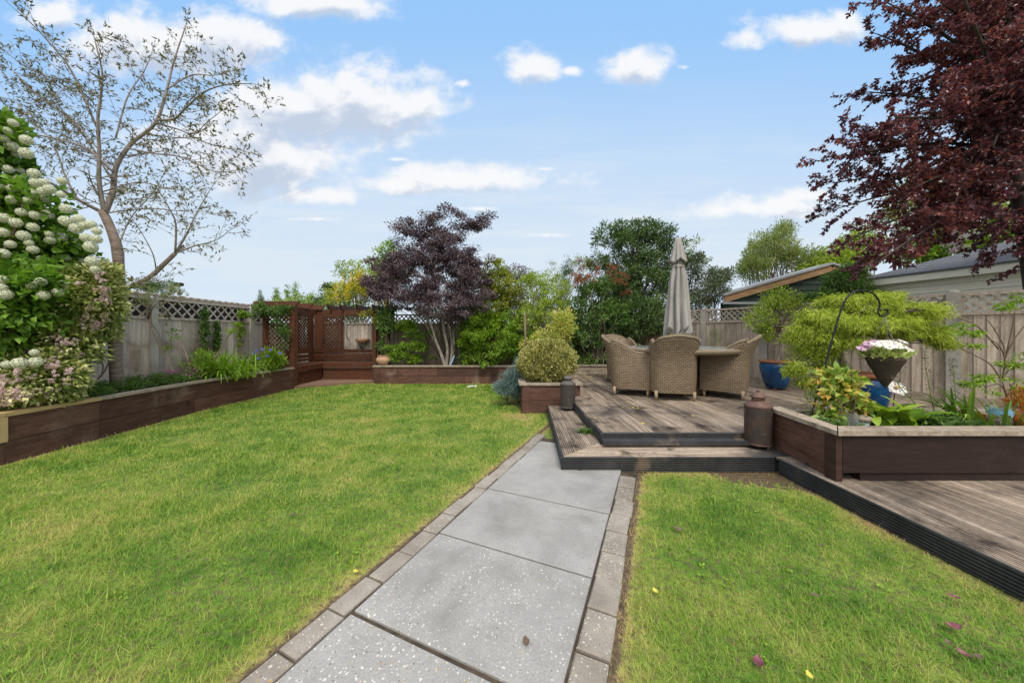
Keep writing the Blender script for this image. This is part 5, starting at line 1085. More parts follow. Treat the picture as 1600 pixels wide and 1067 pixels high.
for k, pxs in enumerate(([(697, 578), (690, 555), (682, 535), (674, 510), (664, 488)], [(697, 576), (699, 545), (694, 518), (690, 495), (686, 478)], [(702, 578), (706, 550), (704, 520), (700, 500), (703, 480)], [(704, 577), (709, 540), (707, 505), (713, 488), (718, 472)], [(694, 575), (684, 545), (672, 520), (662, 502), (650, 490)])):
    ln = smooth_line([at(*q, 8.05 + .05 * k) for q in pxs]); mb = MB(); mb.tube(ln, list(np.linspace(.046 - .004 * k, .016, len(ln))), 9); mb.build('trunk', m_bark, mt, True)
plant('acer_shrub', 'low spreading bright green shrub beside the terracotta pot in the back bed', 'shrub', (-2.6, 8.25, .36), [E(640, 542, 8.2, 36, 10, .35), E(655, 522, 8.35, 25, 9, .3), E(620, 556, 8.1, 22, 7, .25), E(633, 508, 8.4, 22, 7, .2), E(650, 560, 8.2, 26, 6, .3)], L_fresh, 4200, .075, .030, K=110, sr=(.06, .15), stems=18, r0=.012, seed=22, flat=.4, up=.05)
plant('ivy', 'dark ivy climbing the right arbour post above the terracotta pot', 'climber', (-3.2, 8.1, .42), [E(601, 505, 8.08, 11, 22, .14), E(598, 540, 8.08, 8, 20, .1), E(605, 485, 8.2, 12, 9, .14)], L_mid, 1700, .07, .045, K=60, sr=(.05, .11), stems=12, r0=.008, seed=23, up=-.2)
plant('clematis', 'wispy light green climber hanging from the right end of the arbour beam', 'climber', (-3.5, 8.12, 1.4), [E(577, 490, 8.1, 17, 6, .1), E(588, 500, 8.1, 6, 9, .1)], L_gold, 420, .05, .022, K=30, sr=(.05, .1), stems=8, r0=.004, seed=24)
be = [E(738, 540, 8.4, 30, 34), E(765, 530, 8.25, 58, 45), E(815, 530, 8.4, 38, 42), E(755, 497, 8.5, 44, 18)]
plant('choisya', 'broad bright green leafy shrub filling the middle of the back bed', 'shrub', (-.9, 8.4, .36), be, L_fresh, 15000, .075, .036, K=300, sr=(.08, .17), stems=22, r0=.014, seed=25, outw=.9, up=.1, zmin=.42)
plant('golden_shrub', 'upright golden green shrub right of the purple maple crown', 'shrub', (-.5, 8.75, .36), [E(772, 440, 8.7, 26, 32), E(765, 475, 8.6, 34, 28), E(800, 468, 8.8, 22, 26), E(784, 422, 8.8, 14, 14)], L_gold, 7500, .075, .034, K=170, sr=(.08, .16), stems=18, r0=.013, seed=26, up=.05)
plant('young_tree', 'light green twiggy young tree behind the clipped round bush', 'tree', (.75, 7.95, .36), [E(848, 488, 8.0, 40, 34), E(858, 452, 8.2, 32, 24), E(825, 505, 8.2, 24, 30), E(880, 480, 8.2, 14, 40), E(840, 440, 8.4, 38, 12)], L_lime, 8000, .062, .026, K=240, sr=(.07, .16), stems=44, r0=.015, seed=27, up=.35, bark=m_barkc, spread=.08)
plant('feathery_shrub', 'thin feathery shoots on top of the hedge beyond the back bed', 'shrub', (.6, 9.7, 0), [E(835, 440, 9.6, 36, 16), E(862, 425, 9.8, 10, 18), E(905, 415, 9.8, 30, 14), E(815, 430, 9.8, 26, 10)], L_will, 2000, .06, .014, K=90, sr=(.07, .16), stems=60, r0=.012, seed=28, up=.8, spread=.4)
plant('pieris', 'small yellow and orange tipped shrub just behind the round bush', 'shrub', (.93, 6.9, .25), [E(878, 510, 6.8, 19, 26), E(862, 525, 6.7, 22, 18), E(835, 535, 6.8, 20, 14)], L_pieris, 2600, .07, .022, K=90, sr=(.06, .14), stems=24, r0=.010, seed=29, up=.45)
sk = thing('garden_stake', 'plain brown wooden stake standing behind the round bush', 'stake', at(822, 580, 6.6)); mb = MB(); mb.tube([at(823, 590, 6.6), at(820, 492, 6.6)], .022, 8); mb.build('shaft', m_twig, sk, True); mb = MB(); mb.tube([at(820, 492, 6.6), at(820, 490.5, 6.6)], [.023, .012], 8); mb.build('tip', m_cap, sk, True)
plant('conifer', 'narrow dark upright conifer behind the red tipped shrub', 'tree', (1.5, 9.6, 0), [E(882, 452, 9.6, 9, 42, .2), E(886, 430, 9.6, 6, 30, .15)], L_dark, 3000, .05, .012, K=90, sr=(.07, .13), stems=4, r0=.02, seed=30, up=1.0)
t, C, O, rg = plant('stag_sumach', 'rounded green shrub topped with rusty red seed heads left of the parasol', 'shrub', (2.05, 8.2, .4), [E(930, 478, 8.2, 42, 36), E(915, 515, 8.1, 34, 30), E(955, 500, 8.2, 34, 36), E(935, 445, 8.3, 34, 18)], L_mid, 6500, .085, .036, K=170, sr=(.09, .18), stems=26, r0=.02, seed=31, up=-.1, bark=m_barkc)
rC, rO = clump_points([E(938, 432, 8.0, 44, 18, .4), E(905, 440, 8.0, 15, 14), E(972, 450, 8.0, 13, 12)], 60, rg); V, ti = spray(rC, rO, 1700, (.05, .09), .055, .018, rg, up=.4); leaf_mesh('red_leaf_tips', V, ti, L_red, t)
plant('bay_tree', 'tall dark evergreen tree behind the closed parasol', 'tree', (2.9, 8.75, .25), [E(985, 400, 9.0, 56, 48), E(955, 372, 9.0, 28, 24), E(1020, 372, 9.0, 34, 24), E(1010, 440, 8.8, 52, 40), E(1045, 420, 9.0, 30, 48), E(970, 450, 8.8, 36, 40), E(1000, 362, 9.0, 28, 14)], L_dark, 20000, .105, .030, K=330, sr=(.12, .25), stems=34, r0=.035, seed=32, up=.35, bark=m_barkd, lvar=.24)
plant('oleander', 'long leaved evergreen shrub behind the chairs to the left of the parasol foot', 'shrub', (2.9, 8.1, .4), [E(1000, 490, 8.1, 40, 38), E(1030, 505, 8.2, 26, 30), E(965, 520, 8.2, 24, 26)], leafmat('oleander_leaf', g3((.022, .05, .012), (.06, .11, .03), (.13, .19, .06)), trans=.15, rough=.35, spec=.5), 5500, .125, .024, K=130, sr=(.10, .18), stems=26, r0=.014, seed=33, up=.45)
plant('ivy', 'dark ivy bank under the sumach and evergreen at the end of the deck', 'climber', (1.9, 8.5, .4), [E(925, 545, 8.3, 36, 30), E(975, 545, 8.3, 34, 24), E(1050, 520, 8.6, 40, 24), E(895, 520, 8.5, 18, 44)], L_dark, 6000, .075, .045, K=150, sr=(.08, .17), stems=0, seed=34, up=-.1)  # dark leaves put in where the hollow below the shrubs lies in shade
plant('ivy', 'small bright ivy tuft at the rear edge of the deck left of the chairs', 'climber', (1.6, 7.95, .44), [E(917, 563, 7.95, 14, 9, .12)], L_mid, 320, .06, .045, K=24, sr=(.05, .09), stems=5, r0=.004, seed=35)
plant('olive_shrub', 'grey green shrub leaning over the fence right of the parasol', 'shrub', (4.9, 8.4, 0), [E(1105, 445, 8.4, 34, 34), E(1090, 480, 8.2, 26, 26), E(1125, 435, 8.6, 20, 18), E(1085, 415, 8.6, 20, 22)], L_olive, 6500, .075, .026, K=190, sr=(.09, .18), stems=26, r0=.018, seed=36, up=.15)
plant('loose_shrub', 'loose sprays of pale leaves sticking out beside the top of the parasol', 'shrub', (4.8, 9.4, 0), [E(1082, 380, 9.4, 16, 10), E(1092, 404, 9.4, 20, 7), E(1068, 400, 9.4, 12, 16)], L_will, 800, .075, .026, K=40, sr=(.06, .16), stems=16, r0=.014, seed=37, up=-.1)

# ---- bush on the planter, dwarf spruce
BB = E(855, 566, 5.42, 45, 35, .44)
t = thing('clipped_bush', 'clipped round cream and green variegated bush growing in the square planter', 'bush', (.58, 5.42, .4)); rg = np.random.default_rng(50)
n = 21000; u = rdir(rg, n); u[:, 2] = np.where(u[:, 2] < -.75, -u[:, 2], u[:, 2]); lump = 1 + .07 * np.sin(u[:, 0] * 7 + 2 * u[:, 2]) * np.sin(u[:, 2] * 6 + u[:, 1] * 5) + .04 * np.sin(u[:, 0] * 17) * np.sin(u[:, 2] * 15 + 1)
rad = (.72 + .30 * rg.random(n) ** .6) * lump; P_ = BB[0] + u * rad[:, None] * BB[1]; D = u + rg.normal(0, .55, (n, 3)) + [0, 0, .35]
leaf_mesh('foliage', leaf_arrays(P_, D, .034 * rg.uniform(.7, 1.3, n), .016 * rg.uniform(.8, 1.2, n), rg), .52 + .10 * np.sin(u[:, 0] * 6 + 1) * np.sin(u[:, 2] * 5) + rg.normal(0, .23, n), L_box, t)
mb = MB(); stems_to(mb, (.58, 5.42, .4), P_[:200], rg, 24, .014, .05, .08); mb.build('stem', m_twig, t, True)
plant('blue_spruce', 'low blue grey dwarf spruce spreading onto the lawn beside the square planter', 'conifer', (-.02, 5.62, 0), [E(797, 600, 5.55, 20, 17, .25), E(806, 590, 5.7, 16, 15, .25), E(786, 607, 5.5, 12, 8, .15), E(814, 572, 5.9, 9, 12, .15), E(810, 610, 5.6, 16, 9, .2)], L_blue, 12000, .045, .0075, K=170, sr=(.05, .10), stems=10, r0=.012, seed=51, up=.25, outw=1.0, fold=0)

# ---- pots on the deck
plant('pot_tree', 'small light green tree growing in the deep blue pot by the fence', 'tree', (POT1[0], POT1[1], ZU + .47), [E(1212, 474, 5.55, 34, 22), E(1188, 500, 5.5, 22, 20), E(1240, 468, 5.6, 22, 14), E(1200, 520, 5.5, 14, 12)], L_lime, 3200, .046, .024, K=120, sr=(.06, .14), stems=34, r0=.007, seed=60, up=0, spread=.01, sbase=at(1215, 520, 5.6))
ptree = bpy.data.objects['pot_tree']; mb = MB(); ln = smooth_line([(POT1[0], POT1[1], ZU + .40), at(1220, 545, 5.61), at(1217, 528, 5.6), at(1213, 510, 5.6)], 5); mb.tube(ln, list(np.linspace(.022, .012, len(ln))), 8); mb.build('trunk', m_bark, ptree, True)
wm = thing('weeping_maple', 'weeping laceleaf maple with a yellow green domed crown growing in the lighter blue pot', 'tree', (POT2[0], POT2[1], ZU + .5)); rg = np.random.default_rng(61)
Ym = 3.42
mnds = [E(1345, 483, Ym, 62, 14, .45), E(1290, 497, 3.35, 52, 16, .4), E(1420, 490, Ym, 62, 15, .42), E(1250, 525, 3.35, 24, 18, .25), E(1272, 548, 3.3, 34, 18, .25), E(1245, 575, 3.25, 14, 12, .15), E(1290, 575, 3.3, 24, 12, .15), E(1448, 520, 3.35, 36, 14, .3), E(1345, 505, 3.15, 70, 13, .25), E(1395, 510, 3.2, 45, 14, .25), E(1305, 530, 3.2, 40, 13, .2), E(1370, 468, Ym, 40, 8, .35), E(1470, 538, 3.35, 16, 12, .15), E(1310, 470, Ym, 30, 9, .3), E(1262, 596, 3.25, 12, 7, .1)]
C, O = clump_points(mnds, 430, rg, .5); C[:, 2] += 0; n = 40000; k = rg.integers(0, len(C), n)
u = rdir(rg, n) * (rg.random(n) ** .5)[:, None] * np.array([.10, .10, .05]); P_ = C[k] + u
axis = np.array([POT2[0] - .05, POT2[1], 0]); outd = P_ - axis; outd[:, 2] = 0; outd = nrm(outd)
D = outd * rg.uniform(.1, .8, n)[:, None] + rg.normal(0, .62, (n, 3)); D[:, 2] -= rg.uniform(.0, .9, n)
leaf_mesh('foliage', leaf_arrays(P_, D,   .062 * rg.uniform(.5, 1.2, n), .0058 * rg.uniform(.7, 1.3, n), rg, .1, .35, .25), .50 + rg.normal(0, .16, len(C))[k] + rg.normal(0, .18, n), L_maple, wm)
tk = smooth_line([(POT2[0], POT2[1], ZU + .46), at(1322, 575, 3.38), at(1310, 545, 3.36), at(1314, 525, 3.36), at(1322, 505, 3.36)], 5); mb = MB(); mb.tube(tk, list(np.linspace(.034, .026, len(tk))), 10); mb.build('trunk', m_bark, wm, True)
mb = MB(); stems_to(mb, at(1320, 508, 3.36), C, rg, 70, .014, .05, .01); mb.build('branch', m_barkd, wm, True)

# ---- hanging basket flowers
hf = thing('daisy_plant', 'white and pink daisies with pale leaves spilling over the rim of the hanging basket', 'flower', BT); rg = np.random.default_rng(70); rr = random.Random(12)
C = np.array([[BT.x + .11 * math.cos(a_) * q, BT.y + .11 * math.sin(a_) * q, BT.z + .01 + .05 * (1 - q)] for a_ in np.linspace(0, 6.2, 14) for q in (.35, .75, 1.05)]); V, ti = spray(C, C * 0 + np.array([BT.x, BT.y, BT.z - .1]), 300, (.02, .04), .07, .026, rg, outw=1.0, up=.1)
leaf_mesh('foliage', V, ti + .18, leafmat('pale_gazania_leaf', g3((.09, .13, .03), (.22, .27, .07), (.40, .43, .18))), hf)
for i, (px, py, dy, mt_) in enumerate(((1345, 544, -.10, P_dpink), (1352, 541, -.03, P_dpink), (1357, 536, -.05, P_dpink), (1367, 534, 0, P_dpink), (1369, 538, -.13, P_daisy), (1377, 535, -.06, P_daisy), (1386, 534, 0, P_daisy), (1390, 541, -.14, P_daisy), (1400, 537, -.05, P_daisy), (1404, 541, -.1, P_daisy), (1412, 539, 0, P_daisy), (1420, 545, -.08, P_daisy), (1392, 534, .05, P_daisy), (1410, 533, .08, P_daisy), (1423, 549, -.02, P_daisy))):
    c = at(px, py + 1, Yh + dy); mb = MB(); nv = (rr.uniform(-.4, .4), -.5, .8); petals(mb, c, nv, .043, 12, .020, .12, .5, .3, rr); f = mb.build('flower', mt_, hf)
    mb = MB(); mb.lathe(c + Vector((0, -.002, .001)), [(.007, 0), (.006, .004), (.001, .006)], 10); mb.build('centre', m_yel if i > 3 else m_dark, f, True)

# ---- right bed planting
t, C, O, rg = plant('hydrangea', 'small shrub with green, yellow and orange leaves around the foot of the iron hook', 'shrub', (2.72, 2.72, .425), [E(1308, 592, 2.78, 36, 13, .2), E(1312, 612, 2.72, 30, 14, .2), E(1340, 632, 2.7, 16, 8, .15), E(1290, 630, 2.75, 16, 12, .12), E(1322, 596, 2.8, 18, 10, .15), E(1300, 650, 2.72, 14, 8, .1)], L_autumn, 620, .075, .046, K=120, sr=(.03, .08), stems=22, r0=.006, seed=80, up=-.1, lvar=.15, cvar=.14, spread=.04)
plant('willowherb', 'thin grey green shoots at the left corner of the right bed', 'plant', (2.56, 2.85, .425), [E(1268, 628, 2.85, 10, 18, .06), E(1282, 655, 2.8, 12, 8, .06)], L_will, 190, .055, .010, K=30, sr=(.03, .06), stems=10, r0=.003, seed=81, up=.5)
arcs('hosta', 'foliage', 'clump of broad glossy green leaves in the right bed below the hanging basket', 'plant', (3.12, 2.72, .425), L_fresh, 30, (.20, .36), .115, 82, .07, (.6, 1.5), fold=.16, az=(1.8, 6.9))
arcs('hosta', 'foliage', 'low dark leafy rosette between the broad leaves and the strap leaves in the right bed', 'plant', (3.34, 2.66, .425), L_mid, 34, (.10, .22), .05, 83, .10, (.8, 1.6))
arcs('kniphofia', 'foliage', 'fan of long strap leaves leaning left in front of the thick fence post', 'plant', (3.72, 2.66, .425), L_grass, 34, (.28, .50), .022, 84, .06, (.5, 1.3), az=(2.1, 4.0))
arcs('iris', 'foliage', 'few upright blades of an iris right of the strap leaved fan', 'plant', (3.92, 2.60, .425), L_grass, 9, (.18, .30), .020, 85, .05, (.1, .6))
arcs('iris', 'foliage', 'single bent green leaf in front of the cut plastic bottle', 'plant', (3.97, 2.50, .43), L_grass, 3, (.14, .22), .018, 86, .02, (1.0, 2.0), az=(-.5, 1.2))
for i, (pxs, lab) in enumerate((([(1462, 655), (1453, 610), (1447, 575), (1443, 545)], 'taller dark seed spike leaning left in front of the right fence'), ([(1492, 655), (1493, 620), (1490, 585), (1487, 562)], 'upright dark seed spike in front of the thick fence post'), ([(1450, 652), (1425, 625), (1407, 606), (1398, 590)], 'short dark seed spike bending left towards the white ornament'))):
    ln = smooth_line([at(*q, 2.72) for q in pxs], 8); t = thing('seed_spike', lab, 'plant', ln[0], 'dead flower spikes in the right bed'); mb = MB(); mb.tube(ln, list(np.linspace(.004, .0018, len(ln))), 5); rg = np.random.default_rng(90 + i)
    mb.build('stalk', L_grass, t, True); P_ = np.array([ln[j] for j in range(len(ln) // 3, len(ln)) for _ in range(5)], float); P_ += rg.normal(0, .003, P_.shape); D = rdir(rg, len(P_)); D[:, 2] += .3
    leaf_mesh('seed_head', leaf_arrays(P_ + D * .012, D, .016, .008, rg), rg.random(len(P_)), leafmat('dry_seed', g3((.03, .025, .02), (.06, .05, .04), (.12, .10, .08))), t)
st = thing('spindly_shrub', 'spindly shrub with bare stems and a few fresh ferny leaves in the right bed', 'shrub', at(1590, 668, 2.75)); mb = MB(); Ys = 2.8
tw = [[(1594, 672), (1580, 640), (1570, 610), (1565, 592)], [(1565, 595), (1548, 570), (1525, 556), (1495, 543)], [(1566, 594), (1570, 560), (1556, 535), (1530, 528)], [(1570, 560), (1568, 540), (1552, 512), (1543, 500)], [(1566, 592), (1580, 575), (1610, 566)], [(1570, 560), (1585, 530), (1604, 505)], [(1560, 545), (1530, 512), (1500, 497), (1478, 492)], [(1572, 612), (1560, 600), (1540, 605)], [(1572, 555), (1582, 510), (1586, 485)], [(1578, 600), (1590, 620)], [(1553, 515), (1570, 500), (1588, 470)]]
for k, q in enumerate(tw): ln = smooth_line([at(*p, Ys + (0 if k == 0 else .12 * math.sin(k * 2.1) * j / len(q))) for j, p in enumerate(q)], 5); mb.tube(ln, list(np.linspace(.011 if k == 0 else .006, .0025, len(ln))), 6)
mb.build('stem', m_twig, st, True); rg = np.random.default_rng(95)
fe = [E(1512, 520, 2.8, 26, 4, .1), E(1500, 508, 2.8, 20, 4, .1), E(1540, 592, 2.75, 32, 5, .12), E(1520, 600, 2.75, 20, 4, .08), E(1575, 570, 2.8, 22, 6, .1), E(1560, 480, 2.8, 20, 6, .12), E(1592, 468, 2.8, 14, 8, .1), E(1525, 540, 2.8, 10, 5, .06), E(1590, 600, 2.7, 16, 10, .1), E(1548, 612, 2.7, 8, 7, .05), E(1600, 560, 2.75, 16, 5, .1)]
C, O = clump_points(fe, 90, rg, .6); V, ti = spray(C, O, 1150, (.025, .055), .036, .013, rg, up=-.15, flat=.35); leaf_mesh('foliage', V, ti, L_fresh, st)
plant('rusty_fern', 'clump of rusty orange fern fronds at the far right of the bed', 'fern', (4.15, 2.66, .425), [E(1592, 640, 2.66, 20, 28, .15), E(1580, 660, 2.6, 22, 12, .15), E(1605, 620, 2.7, 10, 12, .1)], L_fern, 1100, .05, .012, K=60, sr=(.03, .08), stems=16, r0=.004, seed=96, up=.2)
o, *_ = plant('ground_cover', 'low weedy greenery along the soil of the right bed', 'ground cover', (3.4, 2.7, .42), [E(1440, 655, 2.7, 90, 5, .22), E(1310, 662, 2.6, 30, 4, .12)], L_mid, 900, .04, .017, K=80, sr=(.03, .06), stems=0, seed=97, up=.5, zmin=.43)
plant('dry_litter', 'dry red brown dead stalks lying on the soil by the thick fence post', 'plant', (3.85, 2.85, .42), [E(1530, 655, 2.85, 40, 3, .12)], L_fern, 420, .045, .016, K=50, sr=(.02, .05), stems=0, seed=98, up=.2, zmin=.43)

# ---- purple plum tree on the right
pt = thing('purple_plum_tree', 'large purple leaved plum tree overhanging the right fence and the cream outbuilding', 'tree', (6.95, 4.30, 0)); rg = np.random.default_rng(110); YP = 4.3
def pl(x_, y_, d=0): return at(x_, y_, YP + d)
mb = MB(); ln = smooth_line([(6.98, 4.3, -.05), (6.92, 4.3, 1.4), pl(1604, 330), pl(1592, 270), pl(1588, 210), pl(1594, 140), pl(1602, 60), pl(1604, -60), pl(1600, -160)], 5); mb.tube(ln, list(np.linspace(.13, .03, len(ln))), 12); mb.build('trunk', m_barkd, pt, True)
lim = []
def pb(x0, y0, x1, y1, d, r=.03, sag=-18): lim.append(([pl(x0, y0), pl(x0 * .6 + x1 * .4, y0 * .6 + y1 * .4 + sag, d * .45), pl(x0 * .25 + x1 * .75, y0 * .25 + y1 * .75 + sag * .6, d * .8), pl(x1, y1, d)], r, .007, 1))
for (x0, y0, x1, y1) in ((1592, 270, 1300, 225), (1590, 240, 1292, 250), (1592, 285, 1285, 292), (1594, 290, 1300, 330), (1596, 300, 1318, 378), (1596, 300, 1350, 415), (1598, 300, 1400, 395), (1598, 310, 1455, 372), (1600, 310, 1520, 395), (1602, 310, 1580, 420), (1590, 210, 1330, 150), (1590, 190, 1350, 60), (1592, 160, 1365, 10), (1594, 120, 1400, -60), (1598, 90, 1470, -110), (1588, 230, 1380, 190), (1590, 180, 1430, 90), (1592, 140, 1450, 10), (1594, 100, 1520, -60), (1596, 260, 1400, 300), (1596, 280, 1440, 330), (1592, 200, 1480, 140), (1595, 150, 1530, 60), (1602, 60, 1560, -140), (1598, 290, 1500, 320)):
    pb(x0, y0, x1 + 22 + rg.uniform(-8, 8), y1 - 6, rg.uniform(-.75, .75), .026)
for k in range(20): pb(1596, rg.uniform(60, 300), rg.uniform(1440, 1720), rg.uniform(-120, 380), rg.uniform(-1.2, 1.2), .024)
for (x1, y1) in ((1700, 120), (1760, 250), (1720, 350), (1680, -40), (1740, 20)): pb(1600, 200, x1, y1, rg.uniform(-.6, .6), .03)
mb = MB(); LP, LD = grow(lim, rg, mb, .066, (.22, .58), -.02, .038, .06, 3, sub=(2, 4), start=.12, tip=.35, fork=.7, upk=.12)
mb.build('branch', m_barkd, pt, True)
LD = nrm(LD + np.array([0, 0, -.25])); sh = .50 + .22 * np.sin(LP[:, 0] * 3.1 + LP[:, 2] * 2.3) * np.sin(LP[:, 2] * 2.9 + LP[:, 1] * 2) + rg.normal(0, .24, len(LP))
leaf_mesh('foliage', leaf_arrays(LP, LD, .052 * rg.uniform(.6, 1.3, len(LP)), .032 * rg.uniform(.7, 1.2, len(LP)), rg, .2), sh, L_plum, pt)
print('plum leaves', len(LP))

# ---- beyond the fences
plant('willow', 'airy pale green tree behind the dark green shed', 'tree', (9.0, 11.5, 0), [E(1205, 392, 11.5, 44, 34), E(1180, 415, 11.3, 30, 24), E(1250, 405, 11.5, 40, 20), E(1225, 362, 11.5, 16, 14), E(1290, 408, 11.3, 30, 16)], L_will, 15000, .10, .03, K=300, sr=(.14, .32), stems=70, r0=.03, seed=120, up=.5, spread=.3)
plant('hedge', 'light green bushy growth between the willow and the plum tree behind the sheds', 'hedge', (11.5, 11, 0), [E(1300, 415, 11, 40, 24), E(1345, 390, 11, 40, 40), E(1270, 420, 11, 20, 14)], L_lime, 8000, .10, .05, K=180, sr=(.16, .32), stems=10, r0=.04, seed=121)
plant('bramble', 'tangled green climber between the dark green shed and the cream outbuilding', 'climber', (6.9, 7.0, 0), [E(1318, 442, 6.9, 36, 22), E(1345, 455, 6.8, 24, 22), E(1285, 465, 6.9, 26, 12), E(1330, 425, 6.9, 22, 12)], L_mid, 5200, .062, .034, K=160, sr=(.08, .17), stems=40, r0=.012, seed=122, up=0)
t, C, O, rg = plant('lilac', 'green lilac with faded pink flower heads behind the felt roofed outbuilding', 'shrub', (13.5, 10, 0), [E(1470, 385, 10, 48, 20), E(1500, 372, 10, 46, 22), E(1430, 398, 10, 22, 14), E(1560, 360, 10, 40, 30)], L_fresh, 5000, .12, .07, K=120, sr=(.16, .32), stems=12, r0=.03, seed=123)
rC, rO = clump_points([E(1490, 378, 9.4, 40, 16), E(1415, 405, 9.4, 10, 8), E(1440, 372, 9.4, 14, 8)], 15, rg, .3); V, ti = spray(rC, rO, 1300, (.10, .2), .04, .03, rg, up=.8); leaf_mesh('flower_panicles', V, ti, P_lil, t)
plant('green_tree', 'sunlit green tree glimpsed through the plum tree branches', 'tree', (13, 11, 0), [E(1430, 300, 11, 46, 34), E(1480, 345, 11, 60, 22), E(1395, 340, 11, 30, 30), E(1560, 330, 11, 60, 40)], L_gold, 4200, .12, .06, K=120, sr=(.2, .36), stems=16, r0=.05, seed=124)
t, C, O, rg = plant('laburnum', 'laburnum with hanging yellow flowers beyond the arbour', 'tree', (-5.2, 11, 0), [E(555, 430, 11, 30, 24), E(545, 460, 10.8, 40, 18), E(585, 440, 11, 26, 30), E(515, 468, 10.8, 14, 10)], L_lime, 4200, .09, .035, K=110, sr=(.12, .26), stems=24, r0=.03, seed=125)
rC, rO = clump_points([E(545, 458, 10.6, 36, 16), E(560, 440, 10.6, 26, 18), E(525, 465, 10.6, 16, 8), E(590, 465, 10.6, 16, 8)], 110, rg, .5); k = rg.integers(0, len(rC), 4200); P_ = rC[k] + rg.normal(0, 1, (4200, 3)) * np.array([.035, .035, .13]); V = leaf_arrays(P_, rdir(rg, 4200) - [0, 0, .8], .035, .030, rg); leaf_mesh('flower_racemes', V, .5 + rg.normal(0, .25, 4200), P_yel, t)
plant('green_tree', 'fresh green tree peeping out left of the purple maple crown', 'tree', (-4.5, 12.5, 0), [E(606, 402, 12.5, 22, 24), E(590, 425, 12.5, 26, 24), E(620, 425, 12.5, 22, 22)], L_fresh, 3600, .10, .05, K=90, sr=(.15, .3), stems=14, r0=.04, seed=126)
plant('dark_shrub', 'dark green shrub top behind the arbour roof left of the laburnum', 'shrub', (-6.8, 12, 0), [E(514, 455, 12, 12, 10), E(500, 470, 12, 20, 8)], L_dark, 1200, .09, .045, K=40, sr=(.12, .22), stems=6, r0=.03, seed=127)
for i, (px, py, h, lab) in enumerate(((407, 468, 10, 'smallest dark pointed conifer beyond the fence corner'), (432, 462, 13, 'bright pointed conifer behind the left end of the arbour roof'), (449, 460, 15, 'second bright pointed conifer behind the arbour roof, right of the first'), (462, 457, 14, 'tallest thin conifer top behind the arbour roof'))):
    plant('conifer', lab, 'tree', at(px, 500, 13), [E(px, py + 6, 13, 6, h, .16), E(px, py - h * .5, 13, 3, h * .7, .08)], L_dark if i == 0 else L_fresh, 750, .07, .014, K=40, sr=(.06, .12), stems=3, r0=.02, seed=130 + i, group='pointed conifers beyond the arbour', up=1.2)
plant('hedge', 'light green hedge line showing above the arbour roof', 'hedge', (-7.5, 12.5, 0), [E(478, 470, 12.5, 26, 12), E(450, 478, 12.5, 30, 9), E(505, 478, 12.5, 26, 9)], L_lime, 2600, .08, .035, K=100, sr=(.12, .22), stems=10, r0=.03, seed=135, up=.5)
plant('dark_shrub', 'dark rounded conifer top behind the corrugated roof on the left', 'shrub', (-8.6, 8.2, 0), [E(246, 448, 8.0, 30, 12, .4), E(228, 452, 8.0, 16, 10, .3)], L_dark, 2600, .06, .014, K=80, sr=(.08, .16), stems=6, r0=.03, seed=136, up=.4)
plant('purple_shrub', 'dull purple shrub top between the golden shrub and the light green tree', 'shrub', (.1, 10.2, 0), [E(802, 428, 10, 22, 12), E(810, 450, 10, 20, 22)], L_bronze, 1500, .07, .03, K=60, sr=(.1, .2), stems=16, r0=.02, seed=137, up=.3)
plant('hedge', 'dense green hedge mass behind the back fence', 'hedge', (1, 10, 0), [E(690, 500, 9.9, 60, 30), E(790, 490, 9.9, 60, 40), E(870, 490, 9.9, 50, 40), E(960, 480, 9.9, 60, 50), E(1050, 490, 9.9, 50, 40), E(540, 495, 10.2, 60, 18), E(470, 492, 10.4, 30, 16)], L_mid, 11000, .10, .05, K=240, sr=(.16, .3), stems=12, r0=.04, seed=138)
t, C, O, rg = plant('lilac', 'small purple flowered lilac tips above the red tipped shrub', 'shrub', (2.7, 9.6, 0), [E(935, 415, 9.6, 18, 8), E(915, 412, 9.6, 14, 8)], L_gold, 700, .07, .03, K=30, sr=(.08, .16), stems=12, r0=.014, seed=139)
rC, rO = clump_points([E(934, 411, 9.5, 16, 6), E(904, 410, 9.5, 6, 5)], 9, rg, .3); V, ti = spray(rC, rO, 500, (.06, .12), .03, .022, rg, up=.8); leaf_mesh('flower_panicles', V, ti - .2, P_lil, t)

# ---- small things lying about
L_fall = leafmat('fallen_plum_leaf', g3((.07, .02, .03), (.13, .04, .055), (.20, .10, .08)), trans=.1, rough=.5); L_fally = leafmat('fallen_yellow_leaf', g3((.30, .25, .03), (.45, .38, .06), (.5, .45, .1)), trans=.2); L_falld = leafmat('dead_curled_leaf', g3((.05, .035, .025), (.09, .06, .04), (.13, .09, .06)), trans=.05)
def fallen(px, py, L, mat, label, z=.022, seed=0):
    rg = np.random.default_rng(seed); c = np.array(gp(px, py, z)); a_ = rg.uniform(0, 6.28); d = np.array([math.cos(a_), math.sin(a_), 0]); s_ = np.array([-d[1], d[0], 0]); V = []; T = []
    for i in range(6):
        f = i / 5; w = L * .32 * math.sin(math.pi * (.06 + .9 * f)); up_ = .22 * L * (2 * f - 1) ** 2
        for q in (-1, 0, 1): V.append(c + d * L * (f - .5) + s_ * w * q + np.array([0, 0, up_ + abs(q) * w * .45]))
    for i in range(5):
        for j in range(2): q = i * 3 + j; T.append((q, q + 1, q + 4, q + 3))
    o = npmesh('fallen_leaf', np.array(V) - c, T, rg.random(len(V)), mat, None, True); o.location = c; tag(o, label, 'leaf', 'fallen leaves on the lawn and path')
